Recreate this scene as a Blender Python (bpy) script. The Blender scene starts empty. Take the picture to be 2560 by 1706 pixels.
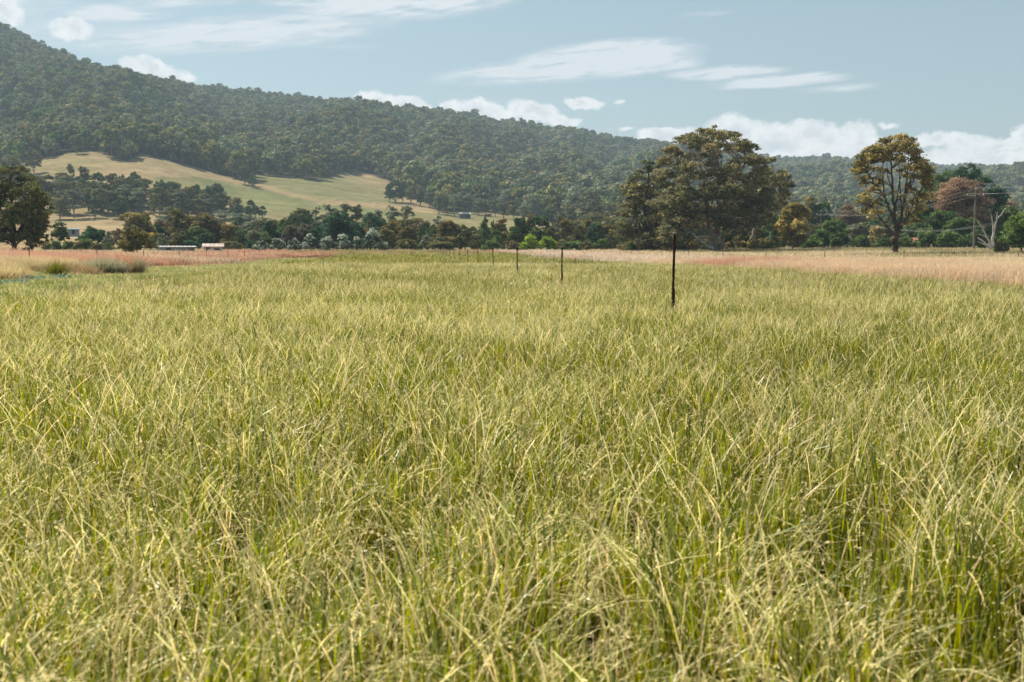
import bpy, math, random
import numpy as np
from mathutils import Vector, Matrix
rad = math.radians
sc = bpy.context.scene
COL = sc.collection
PI = math.pi

# ------------------------------------------------------------------ camera
FPX = 2844.0            # focal length in pixels of the 2560-wide photograph (40 mm lens)
HC = 1.40               # eye height
PITCH = math.atan((853 - 619.5) / FPX)
cam_d = bpy.data.cameras.new("camera")
cam_d.lens = 40.0
cam_d.sensor_width = 36.0
cam_d.clip_start = 0.05
cam_d.clip_end = 60000
cam_d.dof.use_dof = True
cam_d.dof.focus_distance = 12.0
cam_d.dof.aperture_fstop = 5.0
cam = bpy.data.objects.new("camera", cam_d)
COL.objects.link(cam)
cam.location = (0, 0, HC)
cam.rotation_euler = (PI / 2 - PITCH, 0, 0)
sc.camera = cam
sc.cycles.max_bounces = 8
sc.cycles.diffuse_bounces = 3
sc.cycles.transmission_bounces = 4
sc.cycles.glossy_bounces = 2
sc.cycles.volume_bounces = 0
sc.cycles.sample_clamp_indirect = 6

# ------------------------------------------------------------------ view
sc.view_settings.view_transform = 'Standard'
sc.view_settings.look = 'None'
sc.view_settings.exposure = 0.68
sc.view_settings.gamma = 1.0

# ------------------------------------------------------------------ sun and sky
SUN_EL = rad(47)
SUN_DIR = Vector((-0.72, 0.69, 0)).normalized()
sun_vec = Vector((SUN_DIR.x * math.cos(SUN_EL), SUN_DIR.y * math.cos(SUN_EL), math.sin(SUN_EL)))
sd = bpy.data.lights.new("sun", 'SUN')
sd.energy = 5.0
sd.angle = rad(0.5)
sd.color = (1.0, 0.90, 0.74)
sun = bpy.data.objects.new("sun", sd)
COL.objects.link(sun)
sun.rotation_euler = sun_vec.to_track_quat('Z', 'Y').to_euler()

def build_world():
    w = bpy.data.worlds.new("World")
    sc.world = w
    w.use_nodes = True
    nt = w.node_tree
    N, L = nt.nodes, nt.links
    N.clear()
    def nd(t, **k):
        n = N.new(t)
        for a, b in k.items():
            setattr(n, a, b)
        return n
    def mth(op, a, b=None, clamp=False):
        n = nd('ShaderNodeMath', operation=op, use_clamp=clamp)
        for i, v in enumerate((a, b)):
            if v is None: continue
            if isinstance(v, (int, float)): n.inputs[i].default_value = v
            else: L.new(v, n.inputs[i])
        return n.outputs[0]
    out = nd('ShaderNodeOutputWorld')
    bg = nd('ShaderNodeBackground')
    sky = nd('ShaderNodeTexSky', sky_type='NISHITA')
    sky.sun_disc = False
    sky.sun_elevation = SUN_EL
    sky.sun_rotation = math.atan2(SUN_DIR.x, SUN_DIR.y)
    sky.altitude = 200
    sky.air_density = 1.0
    sky.dust_density = 0.5
    sky.ozone_density = 1.2
    hs = nd('ShaderNodeHueSaturation')
    hs.inputs['Hue'].default_value = 0.470
    hs.inputs['Saturation'].default_value = 0.72
    hs.inputs['Value'].default_value = 1.0
    L.new(sky.outputs[0], hs.inputs['Color'])
    tc = nd('ShaderNodeTexCoord')
    sep = nd('ShaderNodeSeparateXYZ')
    L.new(tc.outputs['Generated'], sep.inputs[0])
    az = mth('ARCTAN2', sep.outputs[0], sep.outputs[1])
    el = mth('ARCSINE', sep.outputs[2])
    U = mth('MULTIPLY', az, 28.44)
    V = mth('MULTIPLY', el, 28.44)
    cmb = nd('ShaderNodeCombineXYZ')
    L.new(U, cmb.inputs[0]); L.new(V, cmb.inputs[1])
    P = cmb.outputs[0]
    def U_(px): return math.atan((px - 1280) / FPX) * 28.44
    def V_(py): return math.atan((619.5 - py) / FPX) * 28.44
    def noise(vec, scale, detail, rough, dist=0.0):
        n = nd('ShaderNodeTexNoise')
        n.inputs['Scale'].default_value = scale
        n.inputs['Detail'].default_value = detail
        n.inputs['Roughness'].default_value = rough
        n.inputs['Distortion'].default_value = dist
        L.new(vec, n.inputs['Vector'])
        return n
    def mapped(vec, loc, rot, scale, vt='TEXTURE'):
        m = nd('ShaderNodeMapping', vector_type=vt)
        m.inputs['Location'].default_value = loc
        m.inputs['Rotation'].default_value = (0, 0, rot)
        m.inputs['Scale'].default_value = scale
        L.new(vec, m.inputs['Vector'])
        return m.outputs[0]
    def warp(vec, scale, amp, detail, ax=(1, 1)):
        n = noise(vec, scale, detail, 0.6)
        s = nd('ShaderNodeVectorMath', operation='SUBTRACT')
        L.new(n.outputs['Color'], s.inputs[0]); s.inputs[1].default_value = (.5, .5, .5)
        m = nd('ShaderNodeVectorMath', operation='MULTIPLY')
        L.new(s.outputs[0], m.inputs[0]); m.inputs[1].default_value = (amp * ax[0], amp * ax[1], 0)
        a = nd('ShaderNodeVectorMath', operation='ADD')
        L.new(vec, a.inputs[0]); L.new(m.outputs[0], a.inputs[1])
        return a.outputs[0]
    def blobs(vec, items):
        res = None
        for (px, py, hx, hy, rot, wgt) in items:
            m = mapped(vec, (U_(px), V_(py), 0), rad(rot), (hx / 100, hy / 100, 1))
            ln = nd('ShaderNodeVectorMath', operation='LENGTH')
            L.new(m, ln.inputs[0])
            d = mth('SUBTRACT', 1.0, ln.outputs['Value'])
            d = mth('MULTIPLY', mth('MAXIMUM', d, 0.0), wgt)
            res = d if res is None else mth('MAXIMUM', res, d)
        return res
    def ramp(v, pts):
        r = nd('ShaderNodeValToRGB')
        e = r.color_ramp.elements
        while len(e) < len(pts): e.new(0.5)
        for i, (p, c) in enumerate(pts):
            e[i].position = p
            e[i].color = c if isinstance(c, tuple) else (c, c, c, 1)
        L.new(v, r.inputs[0])
        return r.outputs[0]
    # high streaky cloud
    Pc = warp(mapped(P, (0, 0, 0), rad(7), (2.2, 0.5, 1)), 1.1, 0.9, 5)
    streak = noise(mapped(P, (0, 0, 0), rad(6), (1.9, 0.28, 1)), 1.6, 7, 0.62, 0.3).outputs['Fac']
    Pw = warp(P, 0.9, 0.55, 4, (1.6, 0.30))
    cirrus = blobs(Pw, [
        (600, 112, 430, 46, 6, 2.2), (980, 8, 350, 62, 2, 3.0), (300, 78, 150, 26, 3, 2.0),
        (470, 42, 210, 22, 8, .9), (170, 6, 240, 30, 2, 1.4), (60, 60, 170, 60, 0, .8), (680, 10, 200, 26, 3, .9),
        (1400, 184, 350, 34, 3.5, 2.2), (1500, 160, 270, 50, 5, 3.4), (1590, 140, 150, 30, 1, 2.4), (1640, 166, 120, 34, 0, 2.2),
        (1800, 199, 160, 20, 1, 2.2), (1935, 222, 190, 19, 2, 2.6), (2075, 244, 120, 13, 2, .8),
        (2545, 36, 70, 22, -6, .9), (1750, 57, 80, 8, 1, .45), (860, 132, 110, 9, 1, .4),
        (1240, 262, 900, 20, 0, .10), (150, 130, 260, 40, 2, .8)])
    cir = mth('MULTIPLY', cirrus, mth('ADD', mth('MULTIPLY', streak, 4.0), -1.25))
    cirm = ramp(cir, [(0.0, 0.0), (0.35, 0.30), (0.80, 0.80), (1.0, 0.93)])
    # low cumulus
    Pk = warp(mapped(P, (0, -.20, 0), 0, (1, 1, 1)), 1.6, 0.62, 6, (1, .8))
    cum = blobs(Pk, [
        (25, 62, 62, 38, -30, 1.0), (200, 100, 52, 30, 0, 1.0), (405, 182, 95, 24, -12, 1.0), (375, 172, 30, 20, 0, 1),
        (935, 248, 55, 34, 0, 1.2), (1010, 254, 80, 30, -8, 1.2), (1120, 262, 30, 16, 0, 1), (1195, 264, 80, 34, -5, 1.2),
        (1275, 280, 80, 26, -8, 1), (1340, 268, 90, 26, -14, 1.1), (1400, 283, 60, 16, -10, 1),
        (1455, 243, 55, 17, -8, .9), (1545, 247, 17, 6, 0, .5), (1560, 310, 25, 6, 0, .5),
        (1665, 330, 95, 30, 0, 1.2), (1700, 340, 90, 40, 0, 1.2), (1840, 318, 100, 44, -8, 1.0), (1900, 350, 210, 52, -3, 1.1), (2030, 336, 100, 44, -8, 1.0),
        (2050, 385, 240, 40, 0, .9), (2140, 342, 60, 44, -25, 1.0), (2180, 372, 110, 38, 0, .9), (2210, 312, 30, 9, 0, .6),
        (2330, 352, 52, 22, 0, .9), (2405, 362, 70, 28, -6, .9), (2490, 366, 70, 20, -4, .8), (2560, 352, 50, 34, 0, 1.1), (2480, 402, 260, 36, 0, .9), (2700, 360, 150, 50, 0, 1.2)])
    kn = noise(P, 3.6, 10, 0.68, 0.4).outputs['Fac']
    kd = mth('ADD', cum, mth('MULTIPLY', mth('SUBTRACT', kn, 0.5), mth('MINIMUM', mth('MULTIPLY', cum, 5.0), 1.25)))
    kum = ramp(kd, [(0.03, 0.0), (0.15, 0.42), (0.32, 0.86), (0.6, 0.97)])
    # brightness inside the cumulus: bright rims, grey middles
    kn2 = noise(warp(P, 1.6, .6, 5), 2.6, 8, 0.62).outputs['Fac']
    kb = mth('ADD', mth('MULTIPLY', kd, 0.30), mth('MULTIPLY', kn2, 0.85))
    kcol = ramp(kb, [(0.46, (0.96, 0.95, 0.94, 1)), (0.60, (0.84, 0.85, 0.86, 1)), (0.72, (0.70, 0.73, 0.76, 1)), (0.9, (0.62, 0.66, 0.70, 1))])
    CL = 12.5
    def mix(fac, a, b):
        m = nd('ShaderNodeMix', data_type='RGBA')
        L.new(fac, m.inputs[0]); 
        if isinstance(a, tuple): m.inputs[6].default_value = a
        else: L.new(a, m.inputs[6])
        if isinstance(b, tuple): m.inputs[7].default_value = b
        else: L.new(b, m.inputs[7])
        return m.outputs[2]
    c1 = mix(cirm, hs.outputs[0], (0.75 * CL, 0.77 * CL, 0.80 * CL, 1))
    kc = nd('ShaderNodeVectorMath', operation='SCALE')
    L.new(kcol, kc.inputs[0]); kc.inputs['Scale'].default_value = CL
    c2 = mix(kum, c1, kc.outputs[0])
    L.new(c2, bg.inputs[0])
    bg.inputs[1].default_value = 0.064
    L.new(bg.outputs[0], out.inputs[0])
build_world()

# ------------------------------------------------------------------ helpers
def ray(px, py):
    """azimuth and slope (dz per metre of ground distance) of a line of sight of the photograph"""
    dx = (px - 1280) / FPX; dz = -(py - 853) / FPX
    y = math.cos(PITCH) + dz * math.sin(PITCH)
    z = -math.sin(PITCH) + dz * math.cos(PITCH)
    return math.atan2(dx, y), z / math.hypot(dx, y)

def proj(x, y, z):
    d = y * math.cos(PITCH) - (z - HC) * math.sin(PITCH)
    v = (z - HC) * math.cos(PITCH) + y * math.sin(PITCH)
    return 1280 + FPX * x / d, 853 - FPX * v / d

LA = -math.atan(250 / FPX)                       # direction of the fence rows
LS, LC = math.sin(LA), math.cos(LA)
def lane_xy(u, w): return (w * LS + u * LC, w * LC - u * LS)
def lane_uw(x, y): return (x * LC - y * LS, x * LS + y * LC)

def sstep(a, b, x):
    t = np.clip((x - a) / (b - a), 0, 1)
    return t * t * (3 - 2 * t)

def vnoise(x, y, seed=0):
    """smooth value noise, numpy"""
    xi = np.floor(x).astype(np.int64); yi = np.floor(y).astype(np.int64)
    fx = x - xi; fy = y - yi
    fx = fx * fx * (3 - 2 * fx); fy = fy * fy * (3 - 2 * fy)
    def h(i, j):
        n = (i * 374761393 + j * 668265263 + seed * 974634777) & 0x7fffffff
        n = (n ^ (n >> 13)) * 1274126177 & 0x7fffffff
        return ((n ^ (n >> 16)) & 0xffff) / 65535.0
    a = h(xi, yi); b = h(xi + 1, yi); c = h(xi, yi + 1); d = h(xi + 1, yi + 1)
    return (a * (1 - fx) + b * fx) * (1 - fy) + (c * (1 - fx) + d * fx) * fy
def fbm(x, y, seed=0, o=4):
    s = 0; a = 0.5; t = 0
    for k in range(o):
        s = s + a * vnoise(x * 2 ** k, y * 2 ** k, seed + k); t += a; a *= .5
    return s / t

def near_z(x, y):
    u, w = lane_uw(x, y)
    z = -0.28 * sstep(45, 110, w) + 0.55 * sstep(115, 200, w)
    z = z + 0.60 * sstep(13, 34, -u) * sstep(15, 50, w) * (1 - 1.0 * sstep(90, 160, w))
    z = z + 0.45 * sstep(30, 75, u) * sstep(90, 140, w)
    z = z + 0.05 * (fbm(x / 6.0 + 50, y / 6.0 + 50, 3, 3) - .5)
    return z

RK = np.array([220, 300, 400, 500, 600, 700, 850, 1000, 1300, 1600, 1900, 2350], float)
TAB = {
 -1500: [628, 615, 600, 575, 540, 490, 420, 360, 230, 40, -200, -150],
 -600: [628, 615, 600, 575, 540, 490, 430, 380, 260, 100, -70, -40],
 0:    [630, 615, 600, 572, 535, 488, 432, 385, 280, 160, 62, 90],
 200:  [630, 612, 596, 570, 520, 462, 378, 345, 264, 214, 198, 220],
 400:  [630, 618, 600, 570, 525, 475, 396, 358, 285, 242, 220, 250],
 600:  [631, 622, 606, 580, 545, 505, 450, 405, 325, 270, 244, 280],
 800:  [632, 625, 612, 588, 555, 518, 453, 412, 340, 292, 266, 300],
 1000: [632, 628, 612, 585, 555, 528, 490, 450, 372, 318, 290, 320],
 1200: [632, 626, 605, 578, 557, 538, 508, 472, 395, 337, 303, 335],
 1400: [632, 626, 606, 582, 562, 547, 518, 488, 420, 370, 340, 370],
 1600: [632, 626, 608, 588, 575, 560, 532, 503, 445, 400, 372, 385],
 1930: [632, 626, 612, 596, 582, 572, 560, 546, 504, 466, 436, 412],
 2200: [632, 626, 612, 598, 584, 574, 562, 550, 510, 474, 446, 416],
 2380: [632, 626, 612, 598, 585, 576, 564, 554, 520, 488, 462, 438],
 2560: [632, 626, 612, 598, 585, 574, 560, 545, 500, 462, 435, 428],
 3000: [632, 626, 612, 598, 585, 574, 560, 545, 500, 462, 435, 430],
 4600: [632, 626, 612, 598, 585, 574, 560, 545, 500, 462, 435, 430]}
AZ0, AZ1, NAZ = rad(-46), rad(50), 420
R0, R1, NR = 220.0, 3200.0, 600
azg = np.linspace(AZ0, AZ1, NAZ); rg = np.linspace(R0, R1, NR)
def build_table():
    keys = sorted(TAB)
    azk = [ray(k, 500)[0] for k in keys]
    zk = []
    for k in keys:
        row = []
        for r, py in zip(RK, TAB[k]):
            a, s = ray(k, py)
            row.append(HC + s * r)
        row.append(row[-1] - 60)
        zk.append(np.interp(rg, list(RK) + [3200.0], row))
    zk = np.array(zk)
    G = np.array([np.interp(azg, azk, zk[:, j]) for j in range(NR)])     # [r, az]
    def blur(A, n, axis):
        k = np.hanning(n + 2)[1:-1]; k /= k.sum()
        p = n // 2
        pad = [(0, 0), (0, 0)]; pad[axis] = (p, p)
        B = np.pad(A, pad, mode='edge')
        return np.apply_along_axis(lambda v: np.convolve(v, k, mode='valid'), axis, B)
    G = blur(G, 25, 0); G = blur(G, 21, 1)
    RR, AA = np.meshgrid(rg, azg, indexing='ij')
    X = RR * np.sin(AA); Y = RR * np.cos(AA)
    amp = sstep(850, 1300, RR) * (1 - 0.75 * sstep(1600, 1900, RR))
    # gullies and spurs running down the mountain
    spur = fbm(AA * 22 + 0.3 * np.sin(RR / 150), RR / 700, 11, 3) - .5
    G = G + amp * (58 * spur + 22 * (fbm(X / 120, Y / 120, 5, 3) - .5))
    G = G + 5 * sstep(450, 700, RR) * (fbm(X / 90 + 9, Y / 90, 8, 2) - .5)
    G = G + 10 * sstep(1700, 1900, RR) * (fbm(AA * 60, RR / 900, 21, 3) - .5)
    return G
GZ = build_table()
def ground(x, y):
    x = np.asarray(x, float); y = np.asarray(y, float)
    r = np.hypot(x, y); a = np.arctan2(x, y)
    zn = near_z(x, y)
    fi = np.clip((r - R0) / (R1 - R0) * (NR - 1), 0, NR - 1.001)
    fj = np.clip((a - AZ0) / (AZ1 - AZ0) * (NAZ - 1), 0, NAZ - 1.001)
    i = fi.astype(int); j = fj.astype(int); di = fi - i; dj = fj - j
    zt = (GZ[i, j] * (1 - di) + GZ[i + 1, j] * di) * (1 - dj) + (GZ[i, j + 1] * (1 - di) + GZ[i + 1, j + 1] * di) * dj
    k = sstep(215, 300, r)
    back = sstep(rad(55), rad(80), np.abs(a))
    return (zn * (1 - k) + zt * k) * (1 - back) + zn * 0.5 * back
def gz(x, y): return float(ground(x, y))

EDGE = np.array([(-1500, 430), (-600, 425), (0, 412), (117, 399), (201, 377), (237, 380), (300, 400), (326, 406), (340, 386), (381, 391), (517, 426),
    (600, 451), (640, 437), (736, 446), (790, 452), (831, 442), (872, 432), (905, 430), (975, 452), (1030, 498), (1076, 514), (1103, 533), (1152, 529),
    (1223, 532), (1286, 540), (1381, 552), (1450, 560), (1600, 568), (4600, 568)], float)
def forest_mask(x, y, z):
    px, py = proj(x, y, z)
    r = np.hypot(x, y)
    return (py < np.interp(px, EDGE[:, 0], EDGE[:, 1])) & (r > 480) & (y > 0)

def mesh_obj(name, V, F, mats, parent=None, col=None, smooth=False, midx=None, link=True):
    """V (n,3), F (m,k) array of equal sized faces or list of arrays"""
    me = bpy.data.meshes.new(name)
    V = np.asarray(V, np.float32)
    Fs = F if isinstance(F, list) else [F]
    Fs = [np.asarray(f, np.int32) for f in Fs if len(f)]
    me.vertices.add(len(V)); me.vertices.foreach_set('co', V.ravel())
    if Fs:
        nl = sum(f.size for f in Fs); npoly = sum(len(f) for f in Fs)
        me.loops.add(nl); me.polygons.add(npoly)
        me.loops.foreach_set('vertex_index', np.concatenate([f.ravel() for f in Fs]))
        tot = np.concatenate([np.full(len(f), f.shape[1], np.int32) for f in Fs])
        st = np.concatenate([[0], np.cumsum(tot)[:-1]]).astype(np.int32)
        me.polygons.foreach_set('loop_start', st)
        if midx is not None: me.polygons.foreach_set('material_index', np.asarray(midx, np.int32))
        me.polygons.foreach_set('use_smooth', np.full(npoly, smooth, bool))
    if col is not None:
        a = me.color_attributes.new('Col', 'FLOAT_COLOR', 'POINT')
        c = np.ones((len(V), 4), np.float32); c[:, :3] = col
        a.data.foreach_set('color', c.ravel())
    for m in (mats if isinstance(mats, (list, tuple)) else [mats]):
        me.materials.append(m)
    me.update(calc_edges=True)
    me.validate()
    o = bpy.data.objects.new(name, me)
    if link: COL.objects.link(o)
    if parent is not None: o.parent = parent
    return o

def tag(o, label=None, cat=None, group=None, kind=None):
    if label: o['label'] = label
    if cat: o['category'] = cat
    if group: o['group'] = group
    if kind: o['kind'] = kind
    return o
def empty(name, loc, rz=0.0):
    o = bpy.data.objects.new(name, None)
    COL.objects.link(o)
    o.location = loc; o.rotation_euler = (0, 0, rz)
    o.empty_display_size = 0.5
    return o

# ------------------------------------------------------------------ materials
def new_mat(name):
    m = bpy.data.materials.new(name); m.use_nodes = True
    m.node_tree.nodes.clear()
    return m, m.node_tree.nodes, m.node_tree.links
def simple_mat(name, col, rough=0.8, metal=0.0, nscale=6.0, namp=0.25, bump=0.0, spec=0.3, col2=None):
    m, N, L = new_mat(name)
    o = N.new('ShaderNodeOutputMaterial'); b = N.new('ShaderNodeBsdfPrincipled')
    tc = N.new('ShaderNodeTexCoord'); n = N.new('ShaderNodeTexNoise')
    n.inputs['Scale'].default_value = nscale; n.inputs['Detail'].default_value = 6
    L.new(tc.outputs['Object'], n.inputs['Vector'])
    mx = N.new('ShaderNodeMix'); mx.data_type = 'RGBA'
    c2 = col2 or tuple(c * (1 - namp) for c in col); c1 = col if col2 else tuple(min(1, c * (1 + namp)) for c in col)
    rp = N.new('ShaderNodeMapRange'); rp.inputs[1].default_value = .35; rp.inputs[2].default_value = .65
    L.new(n.outputs['Fac'], rp.inputs[0]); L.new(rp.outputs[0], mx.inputs[0])
    mx.inputs[6].default_value = (*c2, 1); mx.inputs[7].default_value = (*c1, 1)
    L.new(mx.outputs[2], b.inputs['Base Color'])
    b.inputs['Roughness'].default_value = rough; b.inputs['Metallic'].default_value = metal
    b.inputs['Specular IOR Level'].default_value = spec
    if bump:
        bp = N.new('ShaderNodeBump'); bp.inputs['Strength'].default_value = bump; bp.inputs['Distance'].default_value = .05
        L.new(n.outputs['Fac'], bp.inputs['Height']); L.new(bp.outputs[0], b.inputs['Normal'])
    L.new(b.outputs[0], o.inputs[0])
    return m

def leaf_mat(name, transl=0.3, gloss=0.06, grough=0.35, rand_v=0.0, rand_h=0.0, pos_var=0.0, tmul=(1.1, 1.25)):
    m, N, L = new_mat(name)
    o = N.new('ShaderNodeOutputMaterial')
    at = N.new('ShaderNodeAttribute'); at.attribute_name = 'Col'
    colr = at.outputs['Color']
    if rand_v or rand_h:
        oi = N.new('ShaderNodeObjectInfo')
        hs = N.new('ShaderNodeHueSaturation')
        mr = N.new('ShaderNodeMapRange'); mr.inputs[3].default_value = 1 - rand_v; mr.inputs[4].default_value = 1 + rand_v
        L.new(oi.outputs['Random'], mr.inputs[0]); L.new(mr.outputs[0], hs.inputs['Value'])
        ml = N.new('ShaderNodeMath'); ml.operation = 'MULTIPLY'; ml.inputs[1].default_value = 7.31
        fr = N.new('ShaderNodeMath'); fr.operation = 'FRACT'
        L.new(oi.outputs['Random'], ml.inputs[0]); L.new(ml.outputs[0], fr.inputs[0])
        mh = N.new('ShaderNodeMapRange'); mh.inputs[3].default_value = .5 - rand_h; mh.inputs[4].default_value = .5 + rand_h
        L.new(fr.outputs[0], mh.inputs[0]); L.new(mh.outputs[0], hs.inputs['Hue'])
        L.new(colr, hs.inputs['Color']); colr = hs.outputs[0]
    if pos_var:
        ge = N.new('ShaderNodeNewGeometry'); n = N.new('ShaderNodeTexNoise')
        n.inputs['Scale'].default_value = .35; n.inputs['Detail'].default_value = 4
        L.new(ge.outputs['Position'], n.inputs['Vector'])
        hs = N.new('ShaderNodeHueSaturation')
        mr = N.new('ShaderNodeMapRange'); mr.inputs[1].default_value = .3; mr.inputs[2].default_value = .7
        mr.inputs[3].default_value = 1 - pos_var; mr.inputs[4].default_value = 1 + pos_var
        L.new(n.outputs['Fac'], mr.inputs[0]); L.new(mr.outputs[0], hs.inputs['Value'])
        L.new(colr, hs.inputs['Color']); colr = hs.outputs[0]
    df = N.new('ShaderNodeBsdfDiffuse'); L.new(colr, df.inputs[0])
    tr = N.new('ShaderNodeBsdfTranslucent')
    tm = N.new('ShaderNodeHueSaturation'); tm.inputs['Saturation'].default_value = tmul[0]; tm.inputs['Value'].default_value = tmul[1]
    L.new(colr, tm.inputs['Color']); L.new(tm.outputs[0], tr.inputs[0])
    mx = N.new('ShaderNodeMixShader'); mx.inputs[0].default_value = transl
    L.new(df.outputs[0], mx.inputs[1]); L.new(tr.outputs[0], mx.inputs[2])
    gl = N.new('ShaderNodeBsdfGlossy'); gl.inputs['Roughness'].default_value = grough
    gl.inputs['Color'].default_value = (.9, .95, 1, 1)
    m2 = N.new('ShaderNodeMixShader'); m2.inputs[0].default_value = gloss
    L.new(mx.outputs[0], m2.inputs[1]); L.new(gl.outputs[0], m2.inputs[2])
    L.new(m2.outputs[0], o.inputs[0])
    return m

M_LEAF = leaf_mat('tree_leaves', .34, .018, .5)
M_LEAF_R = leaf_mat('far_tree_leaves', .24, .012, .6, rand_v=.30, rand_h=.022)
M_GRASS = leaf_mat('grass_blades', .50, .02, .30, pos_var=.10, tmul=(1.10, 1.30))
M_DRY = leaf_mat('dry_grass_blades', .35, .015, .4, pos_var=.12, tmul=(1.0, 1.05))
M_BARK = simple_mat('bark_pale', (.36, .31, .26), .85, nscale=1.2, col2=(.16, .13, .10), bump=.3)
M_BARKD = simple_mat('bark_dark', (.10, .075, .055), .9, nscale=2, col2=(.045, .035, .028), bump=.3)
M_BARKW = simple_mat('bark_white', (.74, .70, .63), .8, nscale=1.5, col2=(.42, .38, .32), bump=.2)
M_RUST = simple_mat('rusted_steel', (.085, .033, .018), .9, nscale=18, col2=(.03, .014, .010), bump=.5)
M_INS = simple_mat('insulator_grey', (.22, .21, .20), .5, nscale=30)
M_WIRE = simple_mat('bright_wire', (.42, .43, .44), .45, metal=.3, nscale=1)
M_POLE = simple_mat('weathered_pole', (.27, .235, .20), .9, nscale=3, col2=(.14, .12, .10), bump=.2)
M_CERAM = simple_mat('white_ceramic', (.75, .76, .78), .3, nscale=3, namp=.05)

# ------------------------------------------------------------------ terrain
def build_terrain():
    azs = np.concatenate([np.radians(np.arange(-180, -46, 4.0)), np.linspace(rad(-46), rad(50), 385), np.radians(np.arange(54, 180, 4.0))])
    rs = np.concatenate([[0.0, .8, 1.6, 2.5, 3.5, 5, 7], np.arange(9, 60, 2.5), np.arange(60, 220, 5), np.arange(220, 1000, 6.5), np.arange(1000, 2450, 15), np.arange(2450, 3300, 80), [4000, 6000, 9000, 14000]])
    RR, AA = np.meshgrid(rs, azs, indexing='ij')
    X = RR * np.sin(AA); Y = RR * np.cos(AA)
    Z = ground(X, Y)
    far = RR > 3200
    Z[far] = np.minimum(Z[far], 20)
    nr, na = RR.shape
    V = np.stack([X, Y, Z], -1).reshape(-1, 3)
    i, j = np.meshgrid(np.arange(nr - 1), np.arange(na), indexing='ij')
    j2 = (j + 1) % na
    F = np.stack([i * na + j, i * na + j2, (i + 1) * na + j2, (i + 1) * na + j], -1).reshape(-1, 4)
    x, y, z = V.T
    u, w = lane_uw(x, y); r = np.hypot(x, y)
    px, py = proj(x, y, z); ok = y > 1
    px = np.where(ok, px, -3000); py = np.where(ok, py, 700)
    def C(c): return np.array(c, float)[None, :]
    n1 = fbm(x / 7, y / 7, 1, 4)[:, None]; n2 = fbm(x / 45, y / 30, 2, 4)[:, None]
    soil = C((.055, .04, .018)) * (.7 + .6 * n1)
    dry = C((.36, .26, .16)) * (.8 + .4 * n1)
    track = C((.30, .19, .12)) * (.8 + .4 * n1)
    col = soil.copy()
    col = np.where((u > 16.5)[:, None] | (u < -18.5)[:, None] | (w > 165)[:, None] | (w < -20)[:, None], dry, col)
    hill = (r > 230)[:, None]
    # hill pastures: straw with greener patches
    tan = C((.31, .235, .13)); grn = C((.165, .175, .072)); mix = sstep(.40, .62, n2)
    g = np.zeros(len(x))
    strip = np.interp(px, [500, 639, 703, 798, 962, 1076, 1300], [440, 466, 482, 507, 520, 531, 545])
    below = (py > strip + 3) & (px > 380) & (px < 1100)
    g = np.where(below, .85, g)
    up = (py < strip - 8) & (px > 600) & (px < 1000)
    g = np.where(up, .62 - .5 * sstep(850, 930, px) * sstep(500, 440, py), g)
    g = np.where((px < 300) & (py < 430), .55 * sstep(290, 200, px), g)
    g = np.where((px > 1090) & (py > 525), .75, g)
    g = np.where((px < 600) & (py > 500), .08, g)
    g = np.clip(g[:, None] + (mix - .5) * .45, 0, 1)
    pas = (tan * (1 - g) + grn * g) * (.72 + .56 * fbm(x / 14, y / 9, 14, 4)[:, None])
    col = np.where(hill, pas, col)
    fm = forest_mask(x, y, z)
    col = np.where(fm[:, None], C((.085, .07, .045)) * (.7 + .6 * n1), col)
    vv = ((px > 1520) & (px < 1562) & (r > 520) & (r < 760))
    o = mesh_obj('ground', V, F, None or terrain_mat(), col=col, smooth=True)
    tag(o, kind='structure')
def terrain_mat():
    m, N, L = new_mat('ground_cover')
    o = N.new('ShaderNodeOutputMaterial'); b = N.new('ShaderNodeBsdfPrincipled')
    at = N.new('ShaderNodeAttribute'); at.attribute_name = 'Col'
    ge = N.new('ShaderNodeNewGeometry')
    n = N.new('ShaderNodeTexNoise'); n.inputs['Scale'].default_value = .16; n.inputs['Detail'].default_value = 9; n.inputs['Roughness'].default_value = .65
    L.new(ge.outputs['Position'], n.inputs['Vector'])
    mr = N.new('ShaderNodeMapRange'); mr.inputs[1].default_value = .3; mr.inputs[2].default_value = .7; mr.inputs[3].default_value = .68; mr.inputs[4].default_value = 1.3
    L.new(n.outputs['Fac'], mr.inputs[0])
    hs = N.new('ShaderNodeHueSaturation'); L.new(mr.outputs[0], hs.inputs['Value']); L.new(at.outputs['Color'], hs.inputs['Color'])
    L.new(hs.outputs[0], b.inputs['Base Color']); b.inputs['Roughness'].default_value = 1; b.inputs['Specular IOR Level'].default_value = .05
    bp = N.new('ShaderNodeBump'); bp.inputs['Strength'].default_value = .35; bp.inputs['Distance'].default_value = .6
    L.new(n.outputs['Fac'], bp.inputs['Height']); L.new(bp.outputs[0], b.inputs['Normal'])
    L.new(b.outputs[0], o.inputs[0])
    return m
build_terrain()

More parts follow.
